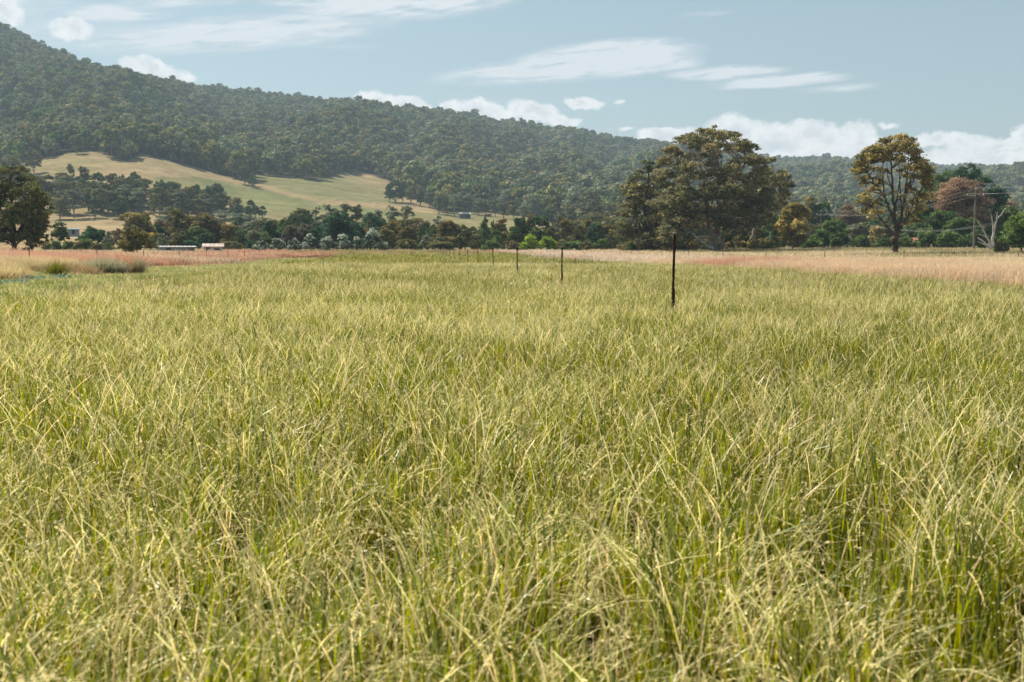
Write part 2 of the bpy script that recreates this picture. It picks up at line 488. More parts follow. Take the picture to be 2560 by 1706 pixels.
# ------------------------------------------------------------------ tubes
def tube(path, radii, n=7):
    P = np.array(path, float); R = np.array(radii, float)
    T = np.gradient(P, axis=0); T /= np.linalg.norm(T, axis=1)[:, None] + 1e-9
    a = np.array([0, 0, 1.0]) if abs(T[0][2]) < .9 else np.array([1.0, 0, 0])
    V = []
    for p, t, r in zip(P, T, R):
        s = np.cross(t, a); s /= np.linalg.norm(s) + 1e-9
        q = np.cross(s, t)
        th = np.arange(n) * 2 * PI / n
        V.append(p + r * (np.cos(th)[:, None] * s + np.sin(th)[:, None] * q))
    V = np.concatenate(V)
    m = len(P)
    i, j = np.meshgrid(np.arange(m - 1), np.arange(n), indexing='ij')
    j2 = (j + 1) % n
    F = np.stack([i * n + j, i * n + j2, (i + 1) * n + j2, (i + 1) * n + j], -1).reshape(-1, 4)
    # end cap as quads fan (degenerate free): add centre vertices
    return V, F
def merge(parts):
    V = []; F = []; o = 0
    for v, f in parts:
        V.append(v); F.append(f + o); o += len(v)
    return np.concatenate(V), np.concatenate(F)
def limb(rng, a, b, r0, r1, bend=.12, seg=7, sag=0.0):
    a = np.array(a, float); b = np.array(b, float)
    t = np.linspace(0, 1, seg)[:, None]
    d = np.linalg.norm(b - a)
    off = rng.normal(0, bend * d * .5, 3); off2 = rng.normal(0, bend * d * .25, 3)
    P = a + (b - a) * t + off * np.sin(t * PI) + off2 * np.sin(t * 2 * PI)
    P[:, 2] += sag * d * np.sin(t[:, 0] * PI)
    return P, np.linspace(r0, r1, seg)

# ------------------------------------------------------------------ foliage
def rand_dirs(rng, n):
    v = rng.normal(size=(n, 3)); return v / np.linalg.norm(v, axis=1)[:, None]
def leaf_quads(rng, P, Nn, size, cols, aspect=1.5, align=.55):
    n = len(P)
    nn = Nn * align + rand_dirs(rng, n) * (1 - align) * 1.3
    nn /= np.linalg.norm(nn, axis=1)[:, None] + 1e-9
    t = np.cross(nn, rand_dirs(rng, n)); t /= np.linalg.norm(t, axis=1)[:, None] + 1e-9
    b = np.cross(nn, t)
    s = (size * rng.uniform(.6, 1.35, n))[:, None] * .5
    a = s * aspect; c = s / aspect * 1.25
    V = np.stack([P - t * a, P - b * c + t * a * .1, P + t * a, P + b * c + t * a * .1], 1).reshape(-1, 3)
    F = np.arange(4 * n).reshape(n, 4)
    return V, F, np.repeat(cols, 4, axis=0)
def lobe_foliage(rng, lobes, nleaf, size, pal, tip, tip_p=.25, clump=.42, shell=.75, align=.5, var=.35, top_z=None, sub=14, droop=.0):
    """lobes: list of (centre, radii). Leaves sit in clumps spread over each lobe."""
    area = np.array([ (r[0] * r[1] * r[2]) ** (2 / 3) for _, r in lobes]); area /= area.sum()
    Ps = []; Ns = []; Cs = []
    pal = np.array(pal, float); tip = np.array(tip, float)
    for (c, r), a in zip(lobes, area):
        c = np.array(c, float); r = np.array(r, float)
        n = max(12, int(nleaf * a)); k = max(4, sub)
        d = rand_dirs(rng, k); d[:, 2] = np.where(d[:, 2] < -.35, -d[:, 2] * .8, d[:, 2]); d /= np.linalg.norm(d, axis=1)[:, None]
        cc = d * rng.uniform(shell * .75, 1.0, k)[:, None]
        w = rng.uniform(.5, 1.4, k); idx = rng.choice(k, n, p=w / w.sum())
        e = rand_dirs(rng, n); e[:, 2] = np.abs(e[:, 2]) * 1.0 - .35 * rng.random(n)
        rad_ = rng.uniform(.35, 1.05, n) ** .6
        p = cc[idx] + e * (rad_ * clump * rng.uniform(.8, 1.15, n))[:, None] * (rng.uniform(.7, 1.3, k)[idx])[:, None]
        if droop: p[:, 2] -= droop * rng.random(n) ** 2
        nrm = e * .75 + d[idx] * .45
        lc = rng.normal(0, 1)
        base = pal[rng.integers(0, len(pal), k)][idx]
        tone = 1 + var * (rng.random(n) - .5) * 1.4 + .09 * lc + .22 * rng.normal(0, .6, k)[idx]
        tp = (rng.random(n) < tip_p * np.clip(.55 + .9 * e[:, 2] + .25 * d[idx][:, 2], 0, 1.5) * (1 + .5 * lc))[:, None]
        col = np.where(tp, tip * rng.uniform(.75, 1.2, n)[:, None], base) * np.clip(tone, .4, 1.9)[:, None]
        Ps.append(c + p * r); Ns.append(nrm / (np.linalg.norm(nrm, axis=1)[:, None] + 1e-9)); Cs.append(col)
    P = np.concatenate(Ps); Nn = np.concatenate(Ns); Cc = np.concatenate(Cs)
    if top_z is not None: P[:, 2] = np.maximum(P[:, 2], top_z)
    return leaf_quads(rng, P, Nn, size, Cc, align=align)

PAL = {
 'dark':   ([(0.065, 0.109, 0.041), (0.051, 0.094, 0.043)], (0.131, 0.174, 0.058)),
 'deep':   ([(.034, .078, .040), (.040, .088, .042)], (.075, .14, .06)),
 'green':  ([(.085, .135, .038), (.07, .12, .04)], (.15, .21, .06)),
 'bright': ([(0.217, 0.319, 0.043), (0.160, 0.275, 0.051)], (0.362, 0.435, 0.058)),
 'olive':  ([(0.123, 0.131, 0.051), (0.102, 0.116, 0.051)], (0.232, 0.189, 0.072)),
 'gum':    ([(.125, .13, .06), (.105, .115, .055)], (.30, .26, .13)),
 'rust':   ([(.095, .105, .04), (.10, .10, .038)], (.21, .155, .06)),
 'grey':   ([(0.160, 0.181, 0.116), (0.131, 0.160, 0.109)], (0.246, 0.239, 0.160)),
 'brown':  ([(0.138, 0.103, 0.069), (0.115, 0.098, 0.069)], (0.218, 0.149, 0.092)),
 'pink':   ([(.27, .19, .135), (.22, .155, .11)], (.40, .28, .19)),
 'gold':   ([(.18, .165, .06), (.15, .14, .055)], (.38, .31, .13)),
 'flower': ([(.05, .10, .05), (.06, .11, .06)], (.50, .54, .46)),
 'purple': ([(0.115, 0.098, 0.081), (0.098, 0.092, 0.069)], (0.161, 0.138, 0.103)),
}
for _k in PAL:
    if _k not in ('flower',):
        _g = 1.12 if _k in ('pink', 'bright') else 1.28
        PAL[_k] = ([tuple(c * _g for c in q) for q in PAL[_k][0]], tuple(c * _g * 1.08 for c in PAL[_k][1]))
def lobes_for(rng, kind, W, H, base):
    """crown lobes, base z = crown base"""
    out = []
    ch = H - base
    if kind in ('round', 'shrub', 'flower'):
        K = 9 if kind == 'round' else 6
        rr = W * (.24 if kind == 'round' else .27)
        for k in range(K):
            a = rng.uniform(0, 2 * PI); f = math.sqrt(rng.uniform(.1, 1)); zz = rng.uniform(.18, .80)
            lim = math.sqrt(max(0.05, 1 - (max(0, zz - .30) / .70) ** 2))
            out.append(((math.cos(a) * f * (W / 2 - rr * .8) * lim, math.sin(a) * f * (W / 2 - rr * .8) * lim, base + ch * zz), (rr * rng.uniform(.8, 1.15), rr * rng.uniform(.8, 1.15), min(rr, ch * .3) * rng.uniform(.85, 1.1))))
        out.append(((rng.uniform(-.08, .08) * W, 0, base + ch * .78), (W * .25, W * .25, ch * .21)))
        for s in (-1, 1): out.append(((s * W * .26, rng.uniform(-.1, .1) * W, base + ch * .38), (W * .23, W * .23, ch * .27)))
    elif kind in ('column', 'cypress'):
        K = 10
        for k in range(K):
            zz = (k + .5) / K; lim = math.sin(PI * min(1, .16 + zz * .86)) ** .6 if kind == 'cypress' else math.sin(PI * (.12 + zz * .8)) ** .55
            rr = W * .33 * lim; a = rng.uniform(0, 2 * PI)
            out.append(((math.cos(a) * W * .15 * lim, math.sin(a) * W * .15 * lim, base + ch * (.04 + .9 * zz)), (rr, rr, ch * .12)))
    elif kind in ('gum', 'sparse', 'umbrella'):
        K = 20 if kind == 'gum' else (12 if kind == 'sparse' else 11)
        rr = W * (.20 if kind == 'gum' else .17)
        for k in range(K):
            a = rng.uniform(0, 2 * PI) if k > 3 else k * PI / 2 + rng.uniform(-.4, .4)
            zz = rng.uniform(.12, .86); f = rng.uniform(.35, 1)
            lim = math.sqrt(max(.04, 1 - (abs(zz - .45) / .58) ** 2))
            out.append(((math.cos(a) * f * (W / 2 - rr * .7) * lim, math.sin(a) * f * (W / 2 - rr * .7) * lim, base + ch * zz), (rr * rng.uniform(.75, 1.3), rr * rng.uniform(.75, 1.3), max(rr * rng.uniform(.65, 1.0), ch * .11))))
        out.append(((rng.uniform(-.1, .1) * W, 0, H - rr * .75), (rr * 1.15, rr * 1.15, rr * .75)))
    return out
def trunk_to(rng, lobes, base, H, tr, forks=None, lean=0.0):
    parts = []
    top = np.array([lean * H, 0, base + (H - base) * .55])
    P, R = limb(rng, (0, 0, -.4), top, tr, tr * .35, .06, 9)
    R[0] *= 1.3
    parts.append(tube(P, R, 8))
    for (c, r) in lobes:
        c = np.array(c)
        zt = np.clip((c[2] - .35 * np.linalg.norm(c[:2]) - P[0, 2]) / (P[-1, 2] - P[0, 2]), .25, .98)
        s = np.array([np.interp(zt * (P[-1, 2] - P[0, 2]) + P[0, 2], P[:, 2], P[:, k]) for k in range(3)])
        Q, q = limb(rng, s, c + np.array([0, 0, r[2] * .3]), tr * .34, tr * .07, .14, 6, .05)
        parts.append(tube(Q, q, 5))
        for m in range(2):
            e = c + rand_dirs(rng, 1)[0] * np.array(r) * .8
            Q2, q2 = limb(rng, Q[3], e, tr * .14, tr * .03, .15, 5)
            parts.append(tube(Q2, q2, 4))
    return merge(parts)

KIND_ARGS = {  # base fraction, clump size, shell, alignment
 'round': (.06, .36, .7, .50), 'shrub': (.02, .40, .65, .45), 'flower': (.02, .40, .65, .5), 'column': (.04, .45, .7, .5), 'cypress': (.02, .5, .7, .5),
 'gum': (.26, .42, .7, .45), 'sparse': (.30, .45, .75, .35), 'umbrella': (.34, .4, .7, .45)}
def make_crown_trunk(seed, kind, W, H, pal, leaf, dens=1.0, tip_p=.3, bark=None, base=None, mat=None, lean=0.0, trunk_r=None, var=.35):
    rng = np.random.default_rng(seed)
    bf, clump, shell, align = KIND_ARGS[kind]
    b = H * (bf if base is None else base)
    lobes = lobes_for(rng, kind, W, H, b)
    if lean: lobes = [((c[0] + lean * c[2], c[1], c[2]), r) for c, r in lobes]
    surf = sum(4 * PI * (r[0] * r[1] * r[2]) ** (2 / 3) for _, r in lobes)
    n = int(dens * surf * 1.55 / (leaf * leaf))
    p, t = PAL[pal]
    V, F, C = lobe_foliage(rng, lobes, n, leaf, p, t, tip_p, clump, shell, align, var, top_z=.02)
    tr = trunk_r or max(.05, .022 * H + .008 * W)
    TV, TF = trunk_to(rng, lobes, b, H, tr, lean=lean)
    return (V, F, C), (TV, TF)
def place(px, r):
    a, s = ray(px, 620)
    x, y = r * math.sin(a), r * math.cos(a)
    return x, y, gz(x, y)
def tree_at(name, px, top, wpx, r, kind, pal, label, cat='tree', seed=0, group=None, leaf=None, bark=None, **k):
    x, y, z = place(px, r)
    H = HC + ray(px, top)[1] * r - z
    W = wpx * r / FPX
    H = max(H, .8)
    leaf = leaf or max(.13, r / 1137.0 * 1.15)
    (V, F, C), (TV, TF) = make_crown_trunk(seed, kind, W * 1.0, H, pal, leaf, **k)
    e = empty(name, (x, y, z))
    tag(e, label, cat, group)
    mesh_obj('crown', V, F, M_LEAF, e, C)
    mesh_obj('trunk', TV, TF, bark or M_BARKD, e, smooth=True)
    return e

# ------------------------------------------------------------------ scatter objects (one object whose own points carry copies of its own clumps)
def scatter_object(name, protos, pts, rots, scls, pids, mats, label, cat=None):
    Vs = []; Fs = []; Cs = []; pr = []; mi = []; o = 0
    for i, comp in enumerate(protos):
        for (V, F, C, m) in comp:
            Vs.append(V); Fs.append(F + o); Cs.append(C); pr.append(np.full(len(V), i)); mi.append(np.full(len(F), m)); o += len(V)
    np_ = len(pts)
    Vs.append(pts); Cs.append(np.ones((np_, 3))); pr.append(np.full(np_, -1))
    V = np.concatenate(Vs); F = np.concatenate(Fs); C = np.concatenate(Cs)
    ob = mesh_obj(name, V, F, mats, col=C, midx=np.concatenate(mi))
    me = ob.data
    n = len(V)
    def attr(nm, ty, data, key):
        a = me.attributes.new(nm, ty, 'POINT'); a.data.foreach_set(key, data)
    attr('proto', 'INT', np.concatenate(pr).astype(np.int32), 'value')
    q = np.zeros(n, np.int32); q[n - np_:] = pids; attr('pid', 'INT', q, 'value')
    q = np.zeros((n, 3), np.float32); q[n - np_:] = rots; attr('rot', 'FLOAT_VECTOR', q.ravel(), 'vector')
    q = np.zeros((n, 3), np.float32); q[n - np_:] = scls; attr('scl', 'FLOAT_VECTOR', q.ravel(), 'vector')
    ng = bpy.data.node_groups.new(name + '_scatter', 'GeometryNodeTree')
    ng.interface.new_socket('Geometry', in_out='INPUT', socket_type='NodeSocketGeometry')
    ng.interface.new_socket('Geometry', in_out='OUTPUT', socket_type='NodeSocketGeometry')
    N, L = ng.nodes, ng.links
    gi = N.new('NodeGroupInput'); go = N.new('NodeGroupOutput'); jn = N.new('GeometryNodeJoinGeometry')
    L.new(jn.outputs[0], go.inputs[0])
    def na(nm, ty):
        a = N.new('GeometryNodeInputNamedAttribute'); a.data_type = ty; a.inputs[0].default_value = nm
        return a.outputs[0]
    apr = na('proto', 'INT'); api = na('pid', 'INT'); aro = na('rot', 'FLOAT_VECTOR'); asc = na('scl', 'FLOAT_VECTOR')
    def sel(a, i):
        c = N.new('FunctionNodeCompare'); c.data_type = 'INT'; c.operation = 'EQUAL'
        L.new(a, c.inputs[2]); c.inputs[3].default_value = i
        return c.outputs[0]
    def separ(i):
        s = N.new('GeometryNodeSeparateGeometry'); s.domain = 'POINT'
        L.new(gi.outputs[0], s.inputs[0]); L.new(sel(apr, i), s.inputs[1])
        return s.outputs[0]
    ptsg = separ(-1)
    e2r = N.new('FunctionNodeEulerToRotation'); L.new(aro, e2r.inputs[0])
    for i in range(len(protos)):
        ip = N.new('GeometryNodeInstanceOnPoints')
        L.new(ptsg, ip.inputs['Points']); L.new(separ(i), ip.inputs['Instance'])
        L.new(sel(api, i), ip.inputs['Selection']); L.new(e2r.outputs[0], ip.inputs['Rotation']); L.new(asc, ip.inputs['Scale'])
        L.new(ip.outputs[0], jn.inputs[0])
    md = ob.modifiers.new('scatter', 'NODES'); md.node_group = ng
    tag(ob, label, cat, kind='stuff')
    return ob

# ------------------------------------------------------------------ grass
def blades(rng, n, rad_, L_, W_, th0, kk, azm, azs, S, c_base, c_tip, cvar=.2, gauss=True, tipw=.15, wobble=.0):
    if gauss: P0 = rng.normal(0, rad_ * .5, (n, 2))
    else: P0 = rng.uniform(-rad_, rad_, (n, 2))
    Ln = rng.uniform(*L_, n); Wd = rng.uniform(*W_, n)
    th = rng.uniform(*th0, n); k = rng.uniform(*kk, n)
    az = rng.normal(azm, azs, n)
    t = np.linspace(0, 1, S + 1)
    ang = th[:, None] + k[:, None] * t[None, :] ** 1.6
    mid = (ang[:, 1:] + ang[:, :-1]) / 2
    ds = Ln[:, None] / S
    hx = np.concatenate([np.zeros((n, 1)), np.cumsum(np.sin(mid) * ds, 1)], 1)
    hz = np.concatenate([np.zeros((n, 1)), np.cumsum(np.cos(mid) * ds, 1)], 1)
    side = rng.normal(0, wobble, n)[:, None] * t[None, :] ** 2 * Ln[:, None] if wobble else 0
    ca, sa = np.cos(az)[:, None], np.sin(az)[:, None]
    X = P0[:, :1] + hx * ca - side * sa; Y = P0[:, 1:] + hx * sa + side * ca; Z = hz - .01
    tw = az + PI / 2 + rng.normal(0, .7, n)
    wv = np.stack([np.cos(tw), np.sin(tw), rng.normal(0, .15, n)], -1)
    prof = np.where(t < .6, 1.0, 1 - (1 - tipw) * ((t - .6) / .4) ** 1.5)[None, :] * Wd[:, None] * .5
    A = np.stack([X, Y, Z], -1)
    Lf = A + wv[:, None, :] * prof[..., None]; Rt = A - wv[:, None, :] * prof[..., None]
    V = np.stack([Lf, Rt], 2).reshape(n, (S + 1) * 2, 3)
    base = (np.arange(n) * (S + 1) * 2)[:, None]
    s = np.arange(S)[None, :] * 2
    F = np.stack([base + s, base + s + 1, base + s + 3, base + s + 2], -1).reshape(-1, 4)
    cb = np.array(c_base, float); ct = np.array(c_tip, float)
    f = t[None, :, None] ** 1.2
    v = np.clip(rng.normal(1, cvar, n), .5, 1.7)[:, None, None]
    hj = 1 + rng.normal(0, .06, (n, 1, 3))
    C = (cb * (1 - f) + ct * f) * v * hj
    C = np.repeat(C[:, :, None, :], 2, 2).reshape(-1, 3)
    return V.reshape(-1, 3), F, C, A, az
def seeds(rng, A, az, n_per, t0, ln, wd, col, spread=.012, cvar=.2):
    n, S1, _ = A.shape
    t = rng.uniform(t0, 1, (n, n_per)) * (S1 - 1)
    i = np.clip(t.astype(int), 0, S1 - 2); f = (t - i)[..., None]
    ii = np.arange(n)[:, None]
    P = A[ii, i] * (1 - f) + A[ii, i + 1] * f
    T = A[ii, i + 1] - A[ii, i]; T /= np.linalg.norm(T, axis=-1)[..., None] + 1e-9
    P = P.reshape(-1, 3); T = T.reshape(-1, 3); m = len(P)
    d = T + rand_dirs(rng, m) * .55; d /= np.linalg.norm(d, axis=1)[:, None]
    P = P + rand_dirs(rng, m) * spread * rng.random((m, 1))
    s = np.cross(d, rand_dirs(rng, m)); s /= np.linalg.norm(s, axis=1)[:, None] + 1e-9
    l = rng.uniform(.6, 1.3, m)[:, None] * ln * .5; w = rng.uniform(.7, 1.3, m)[:, None] * wd * .5
    V = np.stack([P - d * l, P - s * w, P + d * l, P + s * w], 1).reshape(-1, 3)
    C = np.array(col) * np.clip(rng.normal(1, cvar, m), .5, 1.6)[:, None]
    return V, np.arange(4 * m).reshape(m, 4), np.repeat(C, 4, 0)
def join4(parts):
    V = []; F = []; C = []; o = 0
    for p in parts:
        V.append(p[0]); F.append(p[1] + o); C.append(p[2]); o += len(p[0])
    return [(np.concatenate(V), np.concatenate(F), np.concatenate(C), 0)]

G_GREEN = ((.14, .12, .006), (.325, .34, .010))  # dark base colour paints in the shade low in the clump, tips brightened
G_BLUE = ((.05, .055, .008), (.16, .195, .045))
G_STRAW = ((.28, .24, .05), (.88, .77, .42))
G_SEED = (.86, .76, .44)
def tuft(seed, R, n, straw, ws=1.0, S=6, hs=1.0, seeds_on=True):
    """one clump of meadow grass; straw = share of pale stems"""
    rng = np.random.default_rng(seed)
    ng = int(n * (1 - straw)); ns = n - ng
    A = []
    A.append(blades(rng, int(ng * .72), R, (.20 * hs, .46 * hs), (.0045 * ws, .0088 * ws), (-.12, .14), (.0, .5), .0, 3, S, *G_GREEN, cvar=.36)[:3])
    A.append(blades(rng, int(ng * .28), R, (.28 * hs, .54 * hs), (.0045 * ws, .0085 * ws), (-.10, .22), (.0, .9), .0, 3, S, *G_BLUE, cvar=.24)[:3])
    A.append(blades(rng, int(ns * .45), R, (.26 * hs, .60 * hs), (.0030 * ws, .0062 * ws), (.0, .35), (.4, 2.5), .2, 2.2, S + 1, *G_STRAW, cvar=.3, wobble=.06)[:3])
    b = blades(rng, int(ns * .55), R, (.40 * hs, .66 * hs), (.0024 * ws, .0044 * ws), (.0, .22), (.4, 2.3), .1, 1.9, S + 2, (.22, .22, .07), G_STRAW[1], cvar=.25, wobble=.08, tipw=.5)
    A.append(b[:3])
    if ws > 1.2: A = [(v, f_, c * .86) for v, f_, c in A]
    if seeds_on:
        A.append(seeds(rng, b[3], b[4], 8, .6, .016, .0036 * max(1, ws * .8), G_SEED, .008))
    return join4(A)

def in_view_points(rng, dmin, dmax, dens, half=rad(31)):
    n = int(dens * half * (dmax ** 2 - dmin ** 2))
    r = np.sqrt(rng.uniform(dmin ** 2, dmax ** 2, n)); a = rng.uniform(-half, half, n)
    return r * np.sin(a), r * np.cos(a)

def build_meadow():
    rng = np.random.default_rng(7)
    protos = []
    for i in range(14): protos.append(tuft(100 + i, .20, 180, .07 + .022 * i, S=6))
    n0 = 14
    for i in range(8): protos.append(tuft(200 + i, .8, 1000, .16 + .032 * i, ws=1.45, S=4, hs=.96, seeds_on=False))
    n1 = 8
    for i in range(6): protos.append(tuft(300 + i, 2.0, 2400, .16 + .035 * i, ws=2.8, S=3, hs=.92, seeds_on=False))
    X = []; Y = []; ID = []; SC = []
    for (a, b, dens, lo, cnt, hf) in ((1.2, 9, 15, 0, n0, 85), (9, 27, 13, 0, n0, 44), (27, 75, 2.1, n0, n1, 36), (75, 200, .30, n0 + n1, 6, 33)):
        x, y = in_view_points(rng, a, b, dens, rad(hf))
        u, w = lane_uw(x, y)
        edge = 1.2 * (fbm(x / 2.5, y / 2.5, 31, 3) - .5)
        k = (u > -8.0 + edge) & (u < 16.8 + edge) & (w < 165)
        x, y = x[k], y[k]
        f = fbm(x / 1.6, y / 2.2, 41, 4) * .65 + fbm(x / 9, y / 9, 43, 2) * .35
        f = np.clip((f - .30) / .40, 0, .999); f = f + .32 * sstep(6.5, 2.4, np.hypot(x, y))
        f = np.clip(f + rng.normal(0, .13, len(f)), 0, .999)
        ID.append((lo + f * cnt).astype(int)); X.append(x); Y.append(y)
        hgt = .82 + .36 * fbm(x / 1.1, y / 1.1, 47, 3)
        SC.append(hgt * rng.uniform(.88, 1.12, len(x)))
    x = np.concatenate(X); y = np.concatenate(Y); pid = np.concatenate(ID); s = np.concatenate(SC)
    z = ground(x, y)
    lean = np.stack([rng.normal(0, .07, len(x)), rng.normal(.03, .07, len(x)), rng.normal(0, .5, len(x))], -1)
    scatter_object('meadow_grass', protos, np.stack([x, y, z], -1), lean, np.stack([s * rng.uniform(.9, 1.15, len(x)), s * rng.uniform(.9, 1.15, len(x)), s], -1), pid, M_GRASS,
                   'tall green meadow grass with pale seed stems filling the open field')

def build_short():
    rng = np.random.default_rng(17)
    protos = []
    for i in range(6):
        r2 = np.random.default_rng(400 + i)
        a = blades(r2, 420, .55, (.07, .20), (.005, .009), (-.1, .5), (.2, 1.4), 0, 2, 3, (.11, .15, .03), (.17, .24, .06))
        c = blades(r2, 90, .55, (.12, .32), (.003, .006), (0, .5), (.6, 2), 0, 1.2, 4, *G_STRAW)
        protos.append(join4([a[:3], c[:3]]))
    for i in range(3):
        r2 = np.random.default_rng(420 + i)
        c = blades(r2, 300, .6, (.05, .14), (.006, .011), (.3, 1.1), (.2, 1), 0, 2, 3, (.32, .19, .11), (.42, .27, .17))
        protos.append(join4([c[:3]]))
    x, y = in_view_points(rng, 9, 150, 2.8, rad(40))
    u, w = lane_uw(x, y); edge = 1.0 * (fbm(x / 3, y / 3, 33, 3) - .5)
    k = (u < -7.4 + edge) & (u > -18.9 + edge)
    x, y, u, w = x[k], y[k], u[k], w[k]
    track = (np.abs(u + 10.6) < .6) & (fbm(x / 3, y / 5, 35, 3) > .44) & (rng.random(len(x)) < .8)
    pid = np.where(track, 6 + rng.integers(0, 3, len(x)), rng.integers(0, 6, len(x)))
    s = rng.uniform(.7, 1.3, len(x)) * (.7 + .6 * fbm(x / 2, y / 2, 37, 3))
    scatter_object('short_grass', protos, np.stack([x, y, ground(x, y)], -1), np.stack([0 * x, 0 * x, rng.uniform(0, 6.28, len(x))], -1), np.stack([s, s, s], -1), pid, M_GRASS,
                   'low green strip of short grass beside the left fence line')

def build_dry():
    rng = np.random.default_rng(27)
    protos = []
    PK = ((.42, .23, .15), (.77, .61, .43)); TN = ((.44, .31, .18), (.80, .68, .46)); RD = ((.40, .17, .10), (.72, .46, .32)); WH = ((.55, .40, .30), (.82, .70, .56))
    GR = ((.22, .2, .07), (.46, .40, .20)); YL = ((.45, .34, .16), (.70, .58, .34))
    for k, pal in enumerate((PK, TN, RD, WH, GR, YL)):
        for i in range(2):
            r2 = np.random.default_rng(500 + k * 10 + i)
            a = blades(r2, 520, .75, (.55, .95), (.005, .010), (-.05, .3), (.1, 1.2), 0, 1.6, 5, *pal, cvar=.32)
            b = blades(r2, 200, .75, (.3, .7), (.005, .010), (.1, .6), (.5, 1.8), 0, 1.6, 4, *pal, cvar=.25)
            s = seeds(r2, a[3], a[4], 4, .7, .05, .010, np.array(pal[1]) * 1.05, .03)
            protos.append(join4([a[:3], b[:3], s]))
    for k, pal in enumerate((PK, TN, RD, WH, GR, YL)):
        for i in range(2):
            r2 = np.random.default_rng(600 + k * 10 + i)
            a = blades(r2, 900, 2.4, (.5, .95), (.02, .035), (-.05, .3), (.1, 1.2), 0, 1.6, 3, *pal, cvar=.34)
            protos.append(join4([a[:3]]))
    X = []; Y = []; ID = []; S_ = []
    for (a, b, dens, off) in ((18, 88, 1.9, 0), (88, 260, .20, 12)):
        x, y = in_view_points(rng, a, b, dens, rad(38))
        u, w = lane_uw(x, y)
        e = 1.1 * (fbm(x / 2.5, y / 2.5, 51, 3) - .5)
        L_ = (u < -18.7 + e); R_ = (u > 16.4 + e)
        F_ = (w > 160)
        k = L_ | R_ | F_
        x, y, u, w, L_, R_ = x[k], y[k], u[k], w[k], L_[k], R_[k]
        nz = fbm(x / 7, y / 12, 53, 3) + rng.normal(0, .06, len(x))
        t = np.full(len(x), 1)
        # right stand: rosy near its edge, straw further in
        t = np.where(R_ & (u < 25 + 9 * (nz - .5) * 4) & (nz > .40), 0, t)
        t = np.where(R_ & (u < 22) & (nz > .70), 2, t)
        t = np.where(R_ & (w > 85) & (u < 30) & (nz < .62), 3, t)
        t = np.where(R_ & (u > 46) & (nz > .50), 4, t)
        t = np.where(L_, np.where(nz > .47, 2, 0), t)
        t = np.where(L_ & (w < 68) & (u > -20.6), 5, t)
        t = np.where(L_ & (u < -34), 1, t)
        t = np.where(~L_ & ~R_, np.where(nz > .5, 4, 2), t)
        ID.append(off + t * 2 + rng.integers(0, 2, len(x))); X.append(x); Y.append(y)
        h = np.where(L_, .98, .92) * rng.uniform(.8, 1.12, len(x)) * (.8 + .35 * nz)
        h = np.where(L_ & (u > -19.5), h * .85, h); h = np.where((w > 150) | (L_ & (w > 115)), h * .66, h)
        S_.append(h)
    x = np.concatenate(X); y = np.concatenate(Y); s = np.concatenate(S_)
    scatter_object('dry_grass', protos, np.stack([x, y, ground(x, y)], -1), np.stack([rng.normal(0, .06, len(x)), rng.normal(.04, .06, len(x)), rng.normal(0, .8, len(x))], -1),
                   np.stack([0 * s + 1, 0 * s + 1, s], -1), np.concatenate(ID), M_DRY, 'tall straw and rose coloured dry grass along both sides of the field')
build_meadow(); build_short(); build_dry()


# ------------------------------------------------------------------ the mountain forest
def far_tree(seed, kind, W, H, leaf, pal, dens=1.0, base=None, falign=.6):
    rng = np.random.default_rng(seed)
    bf, clump, shell, align = KIND_ARGS[kind]
    b = H * (bf if base is None else base)
    lobes = lobes_for(rng, kind, W, H, b)
    surf = sum(4 * PI * (r[0] * r[1] * r[2]) ** (2 / 3) for _, r in lobes)
    p, t = PAL[pal]
    V, F, C = lobe_foliage(rng, lobes, int(dens * surf * 1.5 / leaf ** 2), leaf, p, t, .28, clump, shell, falign, .3, top_z=.1, sub=9)
    tv, tf = tube([(0, 0, -1), (rng.normal(0, .3), rng.normal(0, .3), b + (H - b) * .5)], [.32, .15], 5)
    parts = [(tv, tf)]
    for c, r in lobes[:5]:
        parts.append(tube([(0, 0, b * .8), tuple(c)], [.16, .05], 4))
    tv, tf = merge(parts)
    return V, F, C, tv, tf
FAR = []
for i, (k, W, H, pal) in enumerate([('gum', 12, 16, 'gum'), ('round', 12, 14.5, 'olive'), ('gum', 11, 18, 'grey'), ('round', 13.5, 15, 'gum'),
                                    ('gum', 13, 16, 'olive'), ('round', 12, 16, 'grey'), ('round', 11.5, 13, 'dark')]):
    FAR.append((k, W, H, pal))

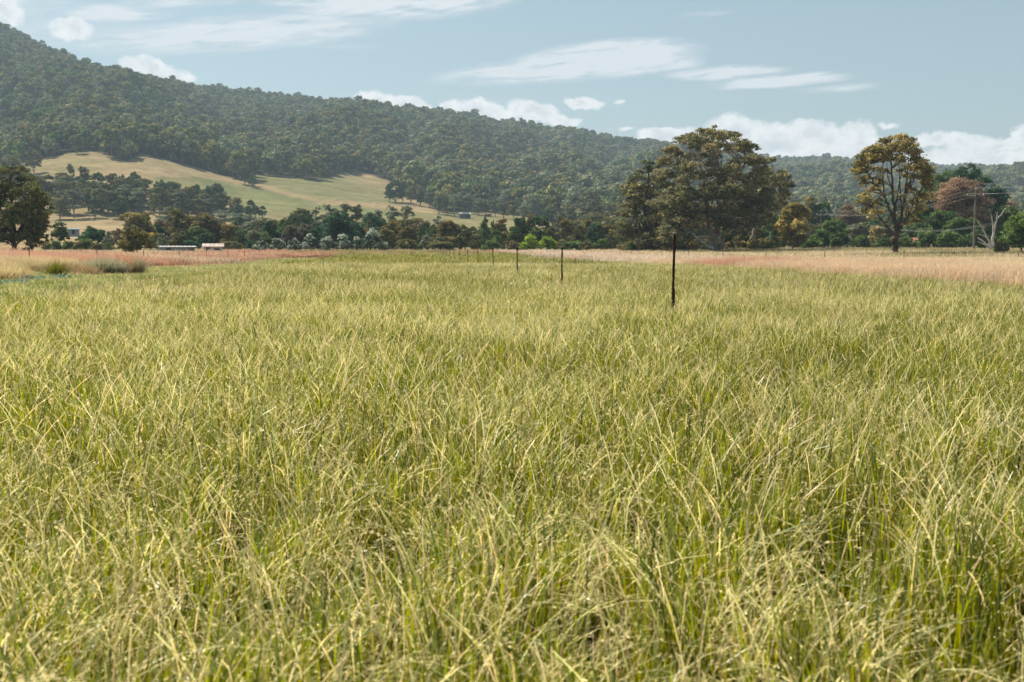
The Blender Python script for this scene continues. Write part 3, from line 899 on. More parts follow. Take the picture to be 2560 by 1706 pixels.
def build_forest():
    rng = np.random.default_rng(61)
    protos = []
    for i, (k, W, H, pal) in enumerate(FAR):
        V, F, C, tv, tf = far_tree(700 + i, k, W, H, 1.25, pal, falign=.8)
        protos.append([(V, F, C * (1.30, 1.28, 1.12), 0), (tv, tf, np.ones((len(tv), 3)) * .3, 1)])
    sp = 8.3
    gx, gy = np.meshgrid(np.arange(-1700, 2300, sp), np.arange(300, 2500, sp))
    x = (gx + rng.uniform(-.5, .5, gx.shape) * sp * .95).ravel(); y = (gy + rng.uniform(-.5, .5, gx.shape) * sp * .95).ravel()
    a = np.arctan2(x, y); r = np.hypot(x, y)
    ridge = np.interp(a, [ray(1500, 500)[0], ray(1750, 500)[0]], [1985, 2450])
    k = (a > rad(-32)) & (a < rad(32)) & (r < ridge) & (r > 480)
    x, y, a, r = x[k], y[k], a[k], r[k]
    z = ground(x, y)
    k = forest_mask(x, y, z)
    x, y, z, r = x[k], y[k], z[k], r[k]
    px, py = proj(x, y, z)
    # open glade low on the right flank
    k = ~((px > 1515) & (px < 1575) & (py > 505) & (py < 522))
    x, y, z, r, px, py = x[k], y[k], z[k], r[k], px[k], py[k]
    sp_n = fbm(x / 160, y / 160, 71, 3) + rng.normal(0, .12, len(x))
    pid = np.clip(((sp_n - .25) / .5 * 7), 0, 6).astype(int)
    pid = np.where(rng.random(len(x)) < .3, rng.integers(0, 7, len(x)), pid)
    s = (.45 + .90 * rng.random(len(x)) ** 1.6) * (.85 + .3 * fbm(x / 60, y / 60, 73, 2))
    s = np.where(r > 1850, s * .9, s)
    w = s * rng.uniform(.85, 1.2, len(x))
    scatter_object('forest', protos, np.stack([x, y, z], -1), np.stack([0 * x, 0 * x, rng.uniform(0, 6.28, len(x))], -1), np.stack([w, w, s], -1), pid, [M_LEAF_R, M_BARK],
                   'dense grey green eucalypt forest covering the mountain slopes')
    print('forest trees', len(x))
build_forest()

# individual trees of the hillside and valley: shared meshes, each its own object
VAL = []
def build_valley_models():
    for i, (k, W, H, pal) in enumerate([('gum', 11.5, 15, 'gum'), ('round', 11, 12.5, 'olive'), ('gum', 11, 17, 'grey'), ('round', 12, 13, 'dark'),
                                        ('gum', 13, 16, 'olive'), ('sparse', 11, 16, 'grey'), ('column', 5, 13, 'deep')]):
        V, F, C, tv, tf = far_tree(800 + i, k, W, H, .60, pal, .9, (.12, .05, .16, .04, .10, .28, .04)[i])
        if i != 6: V[:, 2] = V[:, 2]
        c = mesh_obj('crown', V, F, M_LEAF_R, None, C, link=False); t = mesh_obj('trunk', tv, tf, M_BARK, None, link=False)
        VAL.append((c.data, t.data, W, H))
        bpy.data.objects.remove(c); bpy.data.objects.remove(t)
build_valley_models()
def valley_tree(px, top, wpx, r, m, label, group=None, name='gum_tree', cat='tree', hmin=None):
    x, y, z = place(px, r)
    cm, tm, W0, H0 = VAL[m]
    H = max(HC + ray(px, top)[1] * r - z, hmin or 4.5); H = min(H, 26)
    W = wpx * r / FPX * 1.12
    e = empty(name, (x, y, z - .1), random.uniform(0, 6.28))
    e.scale = (W / W0, W / W0, H / H0)
    tag(e, label, cat, group)
    for nm, me in (('crown', cm), ('trunk', tm)):
        o = bpy.data.objects.new(nm, me); COL.objects.link(o); o.parent = e
    return e
random.seed(5)
VT = [ # px, top, width, distance, model, label
 (182, 412, 20, 690, 1, 'small lone round tree on the tan hump of the hill paddock'),
 (215, 418, 40, 640, 0, 'tall pale tree just right of the small lone tree on the hill paddock'),
 (288, 435, 38, 610, 4, 'dark spreading tree at the upper edge of the valley grove under the paddock'),
 (312, 440, 34, 605, 3, 'round dark tree on the grove edge beside the spreading one'),
 (338, 443, 32, 600, 1, 'dark round headed tree ending the upper grove edge'),
 (188, 470, 62, 545, 5, 'large open gum tree with bare pale trunk standing on the tan slope'),
 (152, 495, 54, 540, 0, 'broad grey gum left of the open gum with the bare trunk'),
 (240, 494, 36, 545, 3, 'dark narrow tree throwing a long shadow on the tan slope'),
 (285, 478, 58, 565, 4, 'wide green crowned tree in the middle of the valley grove'),
 (300, 502, 52, 540, 3, 'low dark domed tree at the foot of the valley grove'),
 (262, 462, 44, 590, 1, 'olive round tree behind the wide green crown of the grove'),
 (318, 460, 50, 590, 2, 'tall grey green gum rising behind the grove centre'),
 (352, 468, 42, 575, 2, 'upright grey gum with brown top in the grove'),
 (388, 472, 44, 580, 1, 'olive dome tree right of the brown topped grove gum'),
 (408, 478, 48, 575, 0, 'broad gum above the pale slope end in the grove'),
 (436, 482, 40, 590, 4, 'flat topped tree in the right half of the valley grove'),
 (462, 480, 50, 590, 1, 'wide round tree under the pair of taller grove domes'),
 (494, 464, 34, 600, 3, 'taller dark dome, left one of the pair at the grove top'),
 (521, 472, 42, 595, 3, 'taller dark dome, right one of the pair at the grove top'),
 (498, 497, 52, 560, 0, 'olive gum crown below the pair of dark domes'),
 (555, 484, 44, 590, 4, 'rounded tree right of the pair of dark domes'),
 (592, 495, 44, 580, 1, 'dark tree near the right end of the valley grove'),
 (598, 509, 36, 560, 6, 'small very round green tree near the right end of the grove'),
 (628, 502, 30, 590, 3, 'last dark tree but two on the right end of the grove'),
 (640, 514, 22, 600, 1, 'small dark tree beside the open green paddock'),
 (658, 516, 22, 600, 3, 'smallest dark tree ending the grove at the green paddock'),
 (555, 524, 52, 480, 2, 'grey green gum in front of the right grove end'),
 (592, 532, 56, 460, 2, 'broad grey gum standing low below the right grove end'),
 (625, 538, 50, 470, 5, 'thin grey gum beside the lowest paddock corner'),
 (425, 516, 46, 480, 2, 'bluish green gum above the orange topped garden trees'),
 (400, 540, 40, 440, 2, 'bluish green gum left of the orange topped garden trees'),
 (635, 432, 22, 800, 3, 'dark tree at the point where the two hill paddocks meet'),
 (615, 418, 40, 815, 4, 'spreading tree beside the dark tree where the paddocks meet'),
 (200, 340, 34, 862, 0, 'bright edged tree on the top of the paddock at the forest line'),
 (989, 452, 42, 760, 3, 'tall dark dome leading the row at the paddock right end'),
 (975, 462, 28, 755, 3, 'dark conifer like tree on the left flank of the tall dark dome'),
 (1008, 456, 34, 770, 3, 'dark tree on the right flank of the tall dark dome'),
 (1028, 468, 28, 750, 1, 'olive round tree between the dark dome row and the pale gums'),
 (1052, 474, 34, 745, 0, 'first pale gum of the row right of the dark dome'),
 (1075, 474, 34, 735, 2, 'second pale gum of the row right of the dark dome'),
 (1098, 484, 40, 690, 2, 'broad dark gum with bare trunks left of the tin shed on the hill'),
 (1120, 486, 34, 680, 4, 'dark gum with bare trunks near the tin shed on the hill'),
 (1136, 484, 36, 660, 5, 'tall gum with long bare trunk in front of the tin shed on the hill'),
 (1155, 478, 40, 720, 2, 'pale gum standing behind the tin shed on the hill'),
 (936+240, 484, 34, 715, 5, 'pale gum on bare trunks right of the tin shed on the hill'),
 (1196, 496, 32, 700, 2, 'short pale gum above the small brown shed'),
 (1214, 500, 30, 700, 4, 'slender gum above the small brown shed'),
 (1238, 492, 36, 690, 2, 'bright grey gum at the open paddock edge'),
 (1258, 508, 32, 660, 0, 'green gum on the open paddock edge'),
 (1284, 502, 36, 650, 4, 'tall dark trunked gum closing the open paddock edge'),
 (1312, 506, 36, 640, 2, 'grey gum past the end of the open paddock'),
 (1336, 486, 40, 660, 2, 'large pale gum right of the open paddock end'),
 (1372, 522, 46, 590, 3, 'low dark bushy tree at the lower paddock tip'),
 (1408, 528, 44, 600, 1, 'green bushy tree past the lower paddock tip'),
 (1440, 520, 50, 610, 0, 'wide gum below the forest beside the tall brown gums'),
 (1475, 530, 46, 600, 2, 'bluish gum below the forest on the right slope foot'),
 (1515, 526, 50, 590, 4, 'pale olive gum below the light glade'),
 (1545, 534, 40, 560, 2, 'bluish gum hidden half behind the great gum'),
]
for t in VT:
    valley_tree(*t)
# the dense left grove: nothing in the photo tells these crowns apart
for i in range(34):
    px = random.uniform(-10, 175); t = (px + 10) / 185
    r = random.uniform(560, 800)
    x, y, z = place(px, r)
    gy_ = proj(x, y, z)[1]
    if gy_ < 425 or (px > 95 and gy_ < 500): continue
    valley_tree(px, gy_ - random.uniform(13, 18) * FPX / r, random.uniform(9, 14) * FPX / r, r, random.choice([0, 1, 1, 2, 3, 4]),
                'rounded grey olive gum in the dense grove left of the hill paddock', 'gums of the dense grove left of the hill paddock')
for i in range(40):
    px = random.uniform(210, 560); r = random.uniform(560, 640)
    x, y, z = place(px, r)
    valley_tree(px, proj(x, y, z)[1] - random.uniform(10, 15) * FPX / r, random.uniform(8, 11.5) * FPX / r, r, random.choice([0, 1, 3, 3, 4, 2]),
                'rounded dark gum filling the valley grove below the hill paddock', 'gums filling the valley grove')
for i in range(26):
    px = random.uniform(1390, 2560); r = random.uniform(430, 560)
    x, y, z = place(px, r)
    valley_tree(px, proj(x, y, z)[1] - random.uniform(9, 15) * FPX / r, random.uniform(9, 14) * FPX / r, r, random.choice([0, 1, 2, 4, 2]),
                'bluish green gum at the foot of the forest beyond the field trees', 'gums at the foot of the right hand forest')

# ------------------------------------------------------------------ the treeline behind the field
FT = [ # name, px, top, width, distance, kind, palette, label, cat
 ('garden_tree', 152, 553, 44, 236, 'round', 'dark', 'dark upright tree just right of the big shaded gum at the field end', 'tree'),
 ('bush', 120, 605, 34, 232, 'shrub', 'olive', 'olive bush right of the big shaded gum', 'bush'),
 ('bush', 140, 603, 30, 228, 'shrub', 'dark', 'low dark bush at the foot of the dark upright tree', 'bush'),
 ('bush', 172, 606, 40, 228, 'shrub', 'green', 'low green bush right of the dark upright tree', 'bush'),
 ('bush', 195, 603, 30, 226, 'shrub', 'rust', 'small brownish bush in the low hedge before the dark green bush', 'bush'),
 ('garden_tree', 231, 567, 68, 250, 'round', 'deep', 'dark green rounded tree behind the low hedge', 'tree'),
 ('bush', 215, 597, 44, 226, 'shrub', 'green', 'mid green bush leaning on the dark green rounded tree', 'bush'),
 ('bush', 243, 610, 34, 222, 'shrub', 'olive', 'small olive bush in front of the dark green rounded tree', 'bush'),
 ('flowering_shrub', 272, 578, 28, 240, 'shrub', 'grey', 'pale speckled shrub right of the dark green rounded tree', 'shrub'),
 ('bush', 268, 606, 40, 222, 'shrub', 'green', 'low green hedge bush under the pale speckled shrub', 'bush'),
 ('garden_tree', 296, 572, 40, 262, 'round', 'brown', 'brownish tree behind the pale speckled shrub', 'tree'),
 ('gum_tree', 347, 531, 84, 245, 'gum', 'olive', 'tall olive gum with golden top behind the leafy roadside shrub', 'tree'),
 ('leafy_shrub', 342, 573, 82, 150, 'shrub', 'olive', 'large leafy shrub nearest the field behind the left fence', 'shrub'),
 ('flowering_shrub', 408, 583, 28, 232, 'shrub', 'grey', 'whitish green small tree behind the long grey shed', 'shrub'),
 ('garden_tree', 392, 600, 44, 236, 'round', 'deep', 'dark bush at the left end of the long grey shed', 'bush'),
 ('garden_tree', 446, 583, 52, 238, 'round', 'olive', 'yellow green tree above the long grey shed', 'tree'),
 ('garden_tree', 475, 602, 46, 236, 'shrub', 'deep', 'dark shrub between the yellow green tree and the pale roofed house', 'bush'),
 ('gum_tree', 462, 534, 105, 275, 'gum', 'rust', 'broad orange tipped gum behind the sheds, left one of two', 'tree'),
 ('gum_tree', 512, 540, 92, 268, 'gum', 'rust', 'broad orange tipped gum behind the sheds, right one of two', 'tree'),
 ('garden_tree', 412, 552, 62, 285, 'gum', 'brown', 'brown crowned tree left of the orange tipped gums', 'tree'),
 ('garden_tree', 511, 584, 44, 246, 'round', 'deep', 'dark green tree rising directly behind the pale roofed house', 'tree'),
 ('garden_tree', 577, 561, 52, 250, 'gum', 'rust', 'olive tree with orange tips right of the pale roofed house', 'tree'),
 ('garden_tree', 604, 577, 34, 244, 'round', 'dark', 'dark narrow tree right of the pale roofed house', 'tree'),
 ('bush', 578, 604, 60, 232, 'shrub', 'olive', 'low olive bush right of the pale roofed house', 'bush'),
 ('bush', 628, 600, 34, 240, 'shrub', 'deep', 'bluish low bush left of the first white flowering shrub', 'bush'),
 ('garden_tree', 640, 580, 44, 262, 'gum', 'grey', 'grey leaved tree between the dark narrow tree and the round green one', 'tree'),
 ('garden_tree', 678, 553, 48, 250, 'round', 'deep', 'round deep green tree above the first white flowering shrubs', 'tree'),
 ('garden_tree', 662, 584, 42, 238, 'round', 'dark', 'dark green bush under the round deep green tree', 'bush'),
 ('garden_tree', 716, 545, 52, 262, 'round', 'green', 'tall green tree right of the round deep green tree', 'tree'),
 ('garden_tree', 729, 563, 54, 248, 'round', 'purple', 'thin brown grey tree behind the white shrubs, left one of two', 'tree'),
 ('garden_tree', 764, 559, 56, 248, 'round', 'purple', 'thin brown grey tree behind the white shrubs, right one of two', 'tree'),
 ('gum_tree', 748, 521, 46, 330, 'gum', 'gum', 'round topped brown gum rising behind the thin brown trees', 'tree'),
 ('gum_tree', 793, 517, 40, 345, 'sparse', 'grey', 'feathery grey gum left of the feathery tall gum', 'tree'),
 ('gum_tree', 822, 512, 46, 345, 'sparse', 'grey', 'feathery tall grey gum behind the large dark green dome', 'tree'),
 ('dome_tree', 840, 540, 112, 245, 'round', 'deep', 'largest dark green domed tree behind the white flowering row', 'tree'),
 ('dome_tree', 886, 556, 44, 250, 'round', 'deep', 'dark green tree on the right shoulder of the largest dome', 'tree'),
 ('dome_tree', 786, 575, 50, 243, 'round', 'deep', 'dark green tree on the left shoulder of the largest dome', 'tree'),
 ('gum_tree', 868, 509, 40, 350, 'sparse', 'grey', 'thin tall gum behind the right shoulder of the largest dome', 'tree'),
 ('gum_tree', 892, 514, 40, 350, 'gum', 'gum', 'brown green gum right of the thin tall gum', 'tree'),
 ('gum_tree', 924, 553, 20, 262, 'column', 'brown', 'slim rusty brown tree right of the largest dome', 'tree'),
 ('gum_tree', 920, 534, 36, 345, 'sparse', 'grey', 'low grey gum behind the slim rusty tree', 'tree'),
 ('gum_tree', 950, 527, 48, 345, 'sparse', 'grey', 'grey gum with open crown left of the wide grey pair', 'tree'),
 ('gum_tree', 980, 516, 48, 340, 'sparse', 'grey', 'wide grey gum behind the treeline, left one of the pair', 'tree'),
 ('gum_tree', 1018, 514, 52, 340, 'sparse', 'grey', 'wide grey gum behind the treeline, right one of the pair', 'tree'),
 ('garden_tree', 980, 540, 26, 290, 'cypress', 'green', 'pointed green tree in front of the wide grey pair', 'tree'),
 ('garden_tree', 908, 570, 56, 252, 'gum', 'olive', 'olive brown tree above the tall white flowering shrub', 'tree'),
 ('garden_tree', 962, 570, 52, 246, 'gum', 'olive', 'dark olive tree right of the tall white flowering shrub', 'tree'),
 ('garden_tree', 985, 552, 56, 258, 'gum', 'rust', 'orange brown topped tree in the middle treeline', 'tree'),
 ('garden_tree', 1020, 566, 58, 246, 'round', 'rust', 'yellow tipped dark tree in the middle treeline', 'tree'),
 ('garden_tree', 1016, 598, 52, 232, 'shrub', 'olive', 'low olive bush under the yellow tipped dark tree', 'bush'),
 ('garden_tree', 1052, 566, 32, 250, 'cypress', 'dark', 'dark pointed tree right of the yellow tipped tree', 'tree'),
 ('gum_tree', 1056, 556, 60, 285, 'gum', 'brown', 'pinkish brown crowned gum behind the dark pointed tree', 'tree'),
 ('garden_tree', 1068, 590, 38, 238, 'round', 'grey', 'grey green bushy tree right of the low olive bush', 'tree'),
 ('gum_tree', 1096, 540, 36, 330, 'sparse', 'grey', 'small grey gum standing before the far green paddock', 'tree'),
 ('garden_tree', 1122, 555, 78, 246, 'gum', 'rust', 'broad dark tree with orange rim left of the fence vanishing point', 'tree'),
 ('garden_tree', 1104, 592, 74, 226, 'shrub', 'olive', 'wide brown olive bush in front of the broad orange rimmed tree', 'bush'),
 ('garden_tree', 1162, 561, 46, 242, 'round', 'olive', 'olive upright tree left of the black green cypress', 'tree'),
 ('garden_tree', 1186, 585, 32, 236, 'round', 'olive', 'small olive tree touching the black green cypress', 'tree'),
 ('cypress', 1212, 540, 34, 240, 'cypress', 'dark', 'tall narrow black green cypress in the treeline', 'tree'),
 ('garden_tree', 1234, 551, 26, 262, 'cypress', 'deep', 'bluish green pointed tree behind the cypress', 'tree'),
 ('garden_tree', 1254, 548, 44, 256, 'gum', 'rust', 'golden rimmed tree right of the cypress', 'tree'),
 ('garden_tree', 1242, 576, 42, 240, 'round', 'green', 'green leafy tree below the golden rimmed tree', 'tree'),
 ('bush', 1229, 601, 50, 226, 'shrub', 'green', 'light green low bush right of the cypress foot', 'bush'),
 ('garden_tree', 1278, 568, 42, 250, 'gum', 'olive', 'olive tree leaning on the left large dark crown', 'tree'),
 ('garden_tree', 1298, 541, 54, 248, 'round', 'dark', 'large dark rounded tree, left one behind the yellow green bushes', 'tree'),
 ('garden_tree', 1326, 536, 32, 268, 'gum', 'rust', 'orange brown top peeking between the two large dark trees', 'tree'),
 ('garden_tree', 1352, 539, 64, 246, 'round', 'dark', 'large dark rounded tree, right one behind the yellow green bushes', 'tree'),
 ('bush', 1288, 606, 40, 226, 'shrub', 'brown', 'low dark brown bush left of the yellow green bushes', 'bush'),
 ('bright_bush', 1323, 589, 46, 224, 'shrub', 'bright', 'bright yellow green bush, left one of two', 'bush'),
 ('bright_bush', 1366, 592, 50, 224, 'shrub', 'bright', 'bright yellow green bush, right one of two', 'bush'),
 ('garden_tree', 1370, 570, 32, 242, 'round', 'olive', 'olive tree top above the right yellow green bush', 'tree'),
 ('garden_tree', 1388, 566, 34, 262, 'gum', 'grey', 'grey brown tree right of the large dark pair', 'tree'),
 ('garden_tree', 1416, 548, 44, 244, 'gum', 'rust', 'tall dark tree with orange cap near the third fence post', 'tree'),
 ('garden_tree', 1404, 600, 34, 230, 'shrub', 'olive', 'dark olive bush at the foot of the orange capped tree', 'bush'),
 ('garden_tree', 1448, 560, 38, 248, 'round', 'olive', 'mid olive tree right of the orange capped tree', 'tree'),
 ('garden_tree', 1470, 546, 32, 262, 'gum', 'rust', 'narrow orange tipped tree left of the rusty crown', 'tree'),
 ('garden_tree', 1490, 556, 50, 244, 'round', 'deep', 'dark blue green tree under the rusty crown', 'tree'),
 ('garden_tree', 1517, 542, 48, 250, 'gum', 'rust', 'rusty brown crown nearest the great gum', 'tree'),
 ('garden_tree', 1530, 573, 34, 238, 'round', 'olive', 'pale olive tree under the rusty brown crown', 'tree'),
 ('bush', 1432, 606, 60, 226, 'shrub', 'green', 'low green bush in the treeline right of the yellow green pair', 'bush'),
 ('bush', 1505, 597, 54, 226, 'shrub', 'green', 'fresh green bush before the dark blue green tree', 'bush'),
 ('bush', 1466, 604, 36, 224, 'shrub', 'olive', 'small olive bush left of the fresh green bush', 'bush'),
 ('garden_tree', 1556, 560, 34, 232, 'round', 'green', 'green tree against the left edge of the great gum', 'tree'),
 ('bush', 1585, 600, 60, 205, 'shrub', 'olive', 'dark olive bush under the left edge of the great gum', 'bush'),
 ('bush', 1640, 598, 60, 202, 'shrub', 'olive', 'brownish bush under the great gum left of its trunk', 'bush'),
 ('bush', 1880, 596, 46, 215, 'shrub', 'dark', 'dark bush under the right side of the great gum', 'bush'),
 ('bush', 1905, 608, 26, 212, 'shrub', 'bright', 'small bright yellow green bush right of the great gum trunk', 'bush'),
 ('bush', 1922, 598, 30, 214, 'shrub', 'gold', 'small orange brown bush right of the bright green one', 'bush'),
 ('gum_tree', 1932, 540, 60, 250, 'gum', 'dark', 'dark green tree showing behind the right edge of the great gum', 'tree'),
 ('gum_tree', 1980, 509, 92, 215, 'gum', 'gold', 'orange brown gum with leaning pale trunk left of the far power pole', 'tree'),
 ('gum_tree', 2018, 493, 66, 300, 'gum', 'olive', 'dark olive gum behind the orange brown gum', 'tree'),
 ('gum_tree', 2058, 499, 52, 300, 'round', 'dark', 'dark gum behind the far power pole', 'tree'),
 ('garden_tree', 2020, 560, 40, 250, 'gum', 'purple', 'thin brown tree between orange gum and far power pole', 'tree'),
 ('garden_tree', 2082, 548, 64, 240, 'round', 'green', 'round green tree right of the far power pole', 'tree'),
 ('garden_tree', 2050, 573, 54, 228, 'round', 'green', 'flat green bush at the foot of the far power pole', 'bush'),
 ('garden_tree', 2100, 580, 52, 226, 'round', 'dark', 'dark rounded bush right of the flat green bush', 'bush'),
 ('bush', 2030, 600, 50, 222, 'shrub', 'green', 'low bush left of the far power pole foot', 'bush'),
 ('gum_tree', 2118, 512, 66, 310, 'gum', 'brown', 'brown gum between the far power pole and the lone tree', 'tree'),
 ('garden_tree', 2142, 560, 60, 262, 'round', 'grey', 'pale speckled green tree left of the lone tree', 'tree'),
 ('bush', 2150, 590, 50, 232, 'shrub', 'green', 'green bush below the pale speckled tree', 'bush'),
 ('garden_tree', 2190, 566, 46, 238, 'gum', 'gold', 'orange tinted small tree behind the lone tree trunk', 'tree'),
 ('bush', 2205, 596, 56, 226, 'shrub', 'green', 'green bush left of the lone tree trunk', 'bush'),
 ('bush', 2268, 594, 58, 228, 'shrub', 'green', 'green bush right of the lone tree trunk', 'bush'),
 ('garden_tree', 2290, 555, 70, 250, 'round', 'dark', 'dark green tree behind the right branches of the lone tree', 'tree'),
 ('dark_tree', 2352, 424, 124, 262, 'round', 'dark', 'tall dark green tree behind the lone tree crown', 'tree'),
 ('dark_tree', 2412, 412, 128, 256, 'round', 'deep', 'tall dark green tree behind the pink brown tree', 'tree'),
 ('dark_tree', 2480, 458, 70, 258, 'round', 'deep', 'dark green tree at the right shoulder of the tall dark pair', 'tree'),
 ('dark_tree', 2320, 462, 90, 256, 'round', 'dark', 'dark tree below the tall dark green pair', 'tree'),
 ('garden_tree', 2345, 530, 90, 228, 'round', 'green', 'broad green tree left of the near power pole', 'tree'),
 ('garden_tree', 2400, 545, 86, 224, 'round', 'green', 'broad green hedge tree behind the near power pole', 'tree'),
 ('bush', 2318, 578, 60, 220, 'shrub', 'green', 'leafy green bush below the broad green tree', 'bush'),
 ('bush', 2378, 582, 70, 216, 'shrub', 'green', 'leafy dark green bush left of the near power pole foot', 'bush'),
 ('bush', 2445, 575, 60, 216, 'shrub', 'dark', 'dark bush between the near power pole and the dead tree', 'bush'),
 ('garden_tree', 2510, 512, 80, 235, 'round', 'green', 'green tree behind the dead white tree', 'tree'),
 ('garden_tree', 2580, 516, 80, 240, 'round', 'green', 'green tree at the picture edge behind the large leafy bush', 'tree'),
 ('gum_tree', 2512, 501, 50, 300, 'gum', 'pink', 'pinkish tree top behind the green tree at the right', 'tree'),
 ('leafy_shrub', 2556, 528, 108, 142, 'round', 'green', 'large dark leafy bush at the right picture edge', 'bush'),
 ('bush', 2505, 596, 36, 150, 'shrub', 'olive', 'small olive bush between the dead tree and the large leafy bush', 'bush'),
 ('gum_tree', -40, 440, 130, 158, 'gum', 'dark', 'second shaded gum cut by the left picture edge', 'tree'),
 ('gum_tree', 84, 500, 70, 152, 'gum', 'olive', 'lower olive gum under the big shaded gum at the left', 'tree'),
 ('pink_tree', 2404, 452, 140, 236, 'gum', 'pink', 'pinkish brown tree of dry leaves beside the near power pole', 'tree'),
]
for i, (nm, px, top, w, r, kind, pal, lab, cat) in enumerate(FT):
    kw = {}
    if kind == 'sparse': kw = dict(bark=M_BARK, tip_p=.35)
    if kind == 'gum': kw = dict(bark=M_BARK, tip_p=.45)
    if pal in ('pink', 'purple', 'brown'): kw['dens'] = .8
    if pal == 'rust': kw['tip_p'] = .5
    if r < 160: kw['leaf'] = .21
    if nm == 'gum_tree' and r in (150, 158, 152): kw.update(base=.03, dens=1.0, leaf=.22)
    if kind == 'gum' and cat == 'tree' and r < 300 and nm != 'pink_tree' and 'base' not in kw: kw['base'] = .04
    if nm == 'pink_tree': kw['base'] = .22; kw['dens'] = .7
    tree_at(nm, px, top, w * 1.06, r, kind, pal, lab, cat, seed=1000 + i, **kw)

# dense undergrowth trees between the named ones; the photo tells nothing of them apart
FM = []
for i, (k, W, H, pal) in enumerate([('round', 7, 6.5, 'dark'), ('round', 7.5, 7, 'olive'), ('gum', 8, 9, 'olive'), ('round', 6, 5, 'green'), ('gum', 8, 9, 'grey'), ('shrub', 6, 3.2, 'olive')]):
    V, F, C, tv, tf = far_tree(850 + i, k, W, H, .34, pal, 1.0, .03)
    c = mesh_obj('crown', V, F, M_LEAF_R, None, C, link=False); t = mesh_obj('trunk', tv, tf, M_BARKD, None, link=False)
    FM.append((c.data, t.data, W, H)); bpy.data.objects.remove(c); bpy.data.objects.remove(t)
def filler(px, r, Hm, Wm, m, lab, grp):
    x, y, z = place(px, r); cm, tm, W0, H0 = FM[m]
    e = empty('garden_tree', (x, y, z - .1), random.uniform(0, 6.28)); e.scale = (Wm / W0, Wm / W0, Hm / H0); tag(e, lab, 'tree', grp)
    for n_, me in (('crown', cm), ('trunk', tm)):
        o = bpy.data.objects.new(n_, me); COL.objects.link(o); o.parent = e
random.seed(19)
for px in np.arange(1560, 1950, 13):
    filler(px + random.uniform(-4, 4), random.uniform(200, 214), random.uniform(1.5, 3.0), random.uniform(3, 4.5), random.choice([5, 0, 5, 1]), 'low dark scrub in the shade at the foot of the great gum', 'scrub under the great gum')
random.seed(21)
for px in np.arange(395, 1560, 15):
    if 455 < px < 470: continue
    r = random.uniform(262, 300); filler(px + random.uniform(-6, 6), r, random.uniform(3.8, 6.2), random.uniform(5, 8), random.choice([0, 0, 1, 1, 2, 3, 4]), 'leafy tree filling the treeline behind the front row, left of the great gum', 'filler trees of the left treeline')
for px in np.arange(620, 1560, 26):
    if 1070 < px < 1400: continue
    r = random.uniform(310, 420); filler(px + random.uniform(-10, 10), r, random.uniform(6, 10), random.uniform(7, 11), random.choice([2, 4, 1, 4, 0]), 'taller leafy tree in the second row of the treeline, left of the great gum', 'second row trees of the left treeline')
for px in np.arange(1560, 2570, 15):
    r = random.uniform(262, 300); filler(px + random.uniform(-6, 6), r, random.uniform(4.5, 7.5), random.uniform(6, 9), random.choice([0, 0, 1, 3, 2, 3]), 'leafy tree filling the treeline from the great gum to the right edge', 'filler trees of the right treeline')
for px in np.arange(1950, 2570, 26):
    r = random.uniform(310, 400); filler(px + random.uniform(-10, 10), r, random.uniform(8, 12), random.uniform(8, 12), random.choice([2, 4, 1, 0]), 'taller leafy tree in the second row of the right treeline', 'second row trees of the right treeline')

# row of white flowering shrubs
ORD = ['first', 'second', 'third', 'fourth', 'fifth', 'sixth', 'seventh', 'eighth', 'ninth', 'tenth', 'eleventh', 'twelfth', 'thirteenth', 'fourteenth', 'fifteenth', 'sixteenth', 'seventeenth', 'eighteenth']
WF = [(652, 600, 38, 'low'), (694, 594, 42, 'dome shaped'), (737, 599, 36, 'loose'), (774, 590, 46, 'peaked'), (817, 594, 40, 'rounded'), (857, 588, 46, 'wide'), (892, 592, 38, 'leaning'), (930, 572, 50, 'tallest'), (956, 605, 28, 'smallest')]
for i, (px, top, w, ad) in enumerate(WF):
    e = tree_at('flowering_shrub', px, top, w, 222 - i * .5, 'flower', 'flower', '%s white flowering shrub, %s from the left in its row' % (ad, ORD[i]), 'shrub', 1300 + i, 'white flowering shrubs before the treeline', leaf=.22, tip_p=.62)

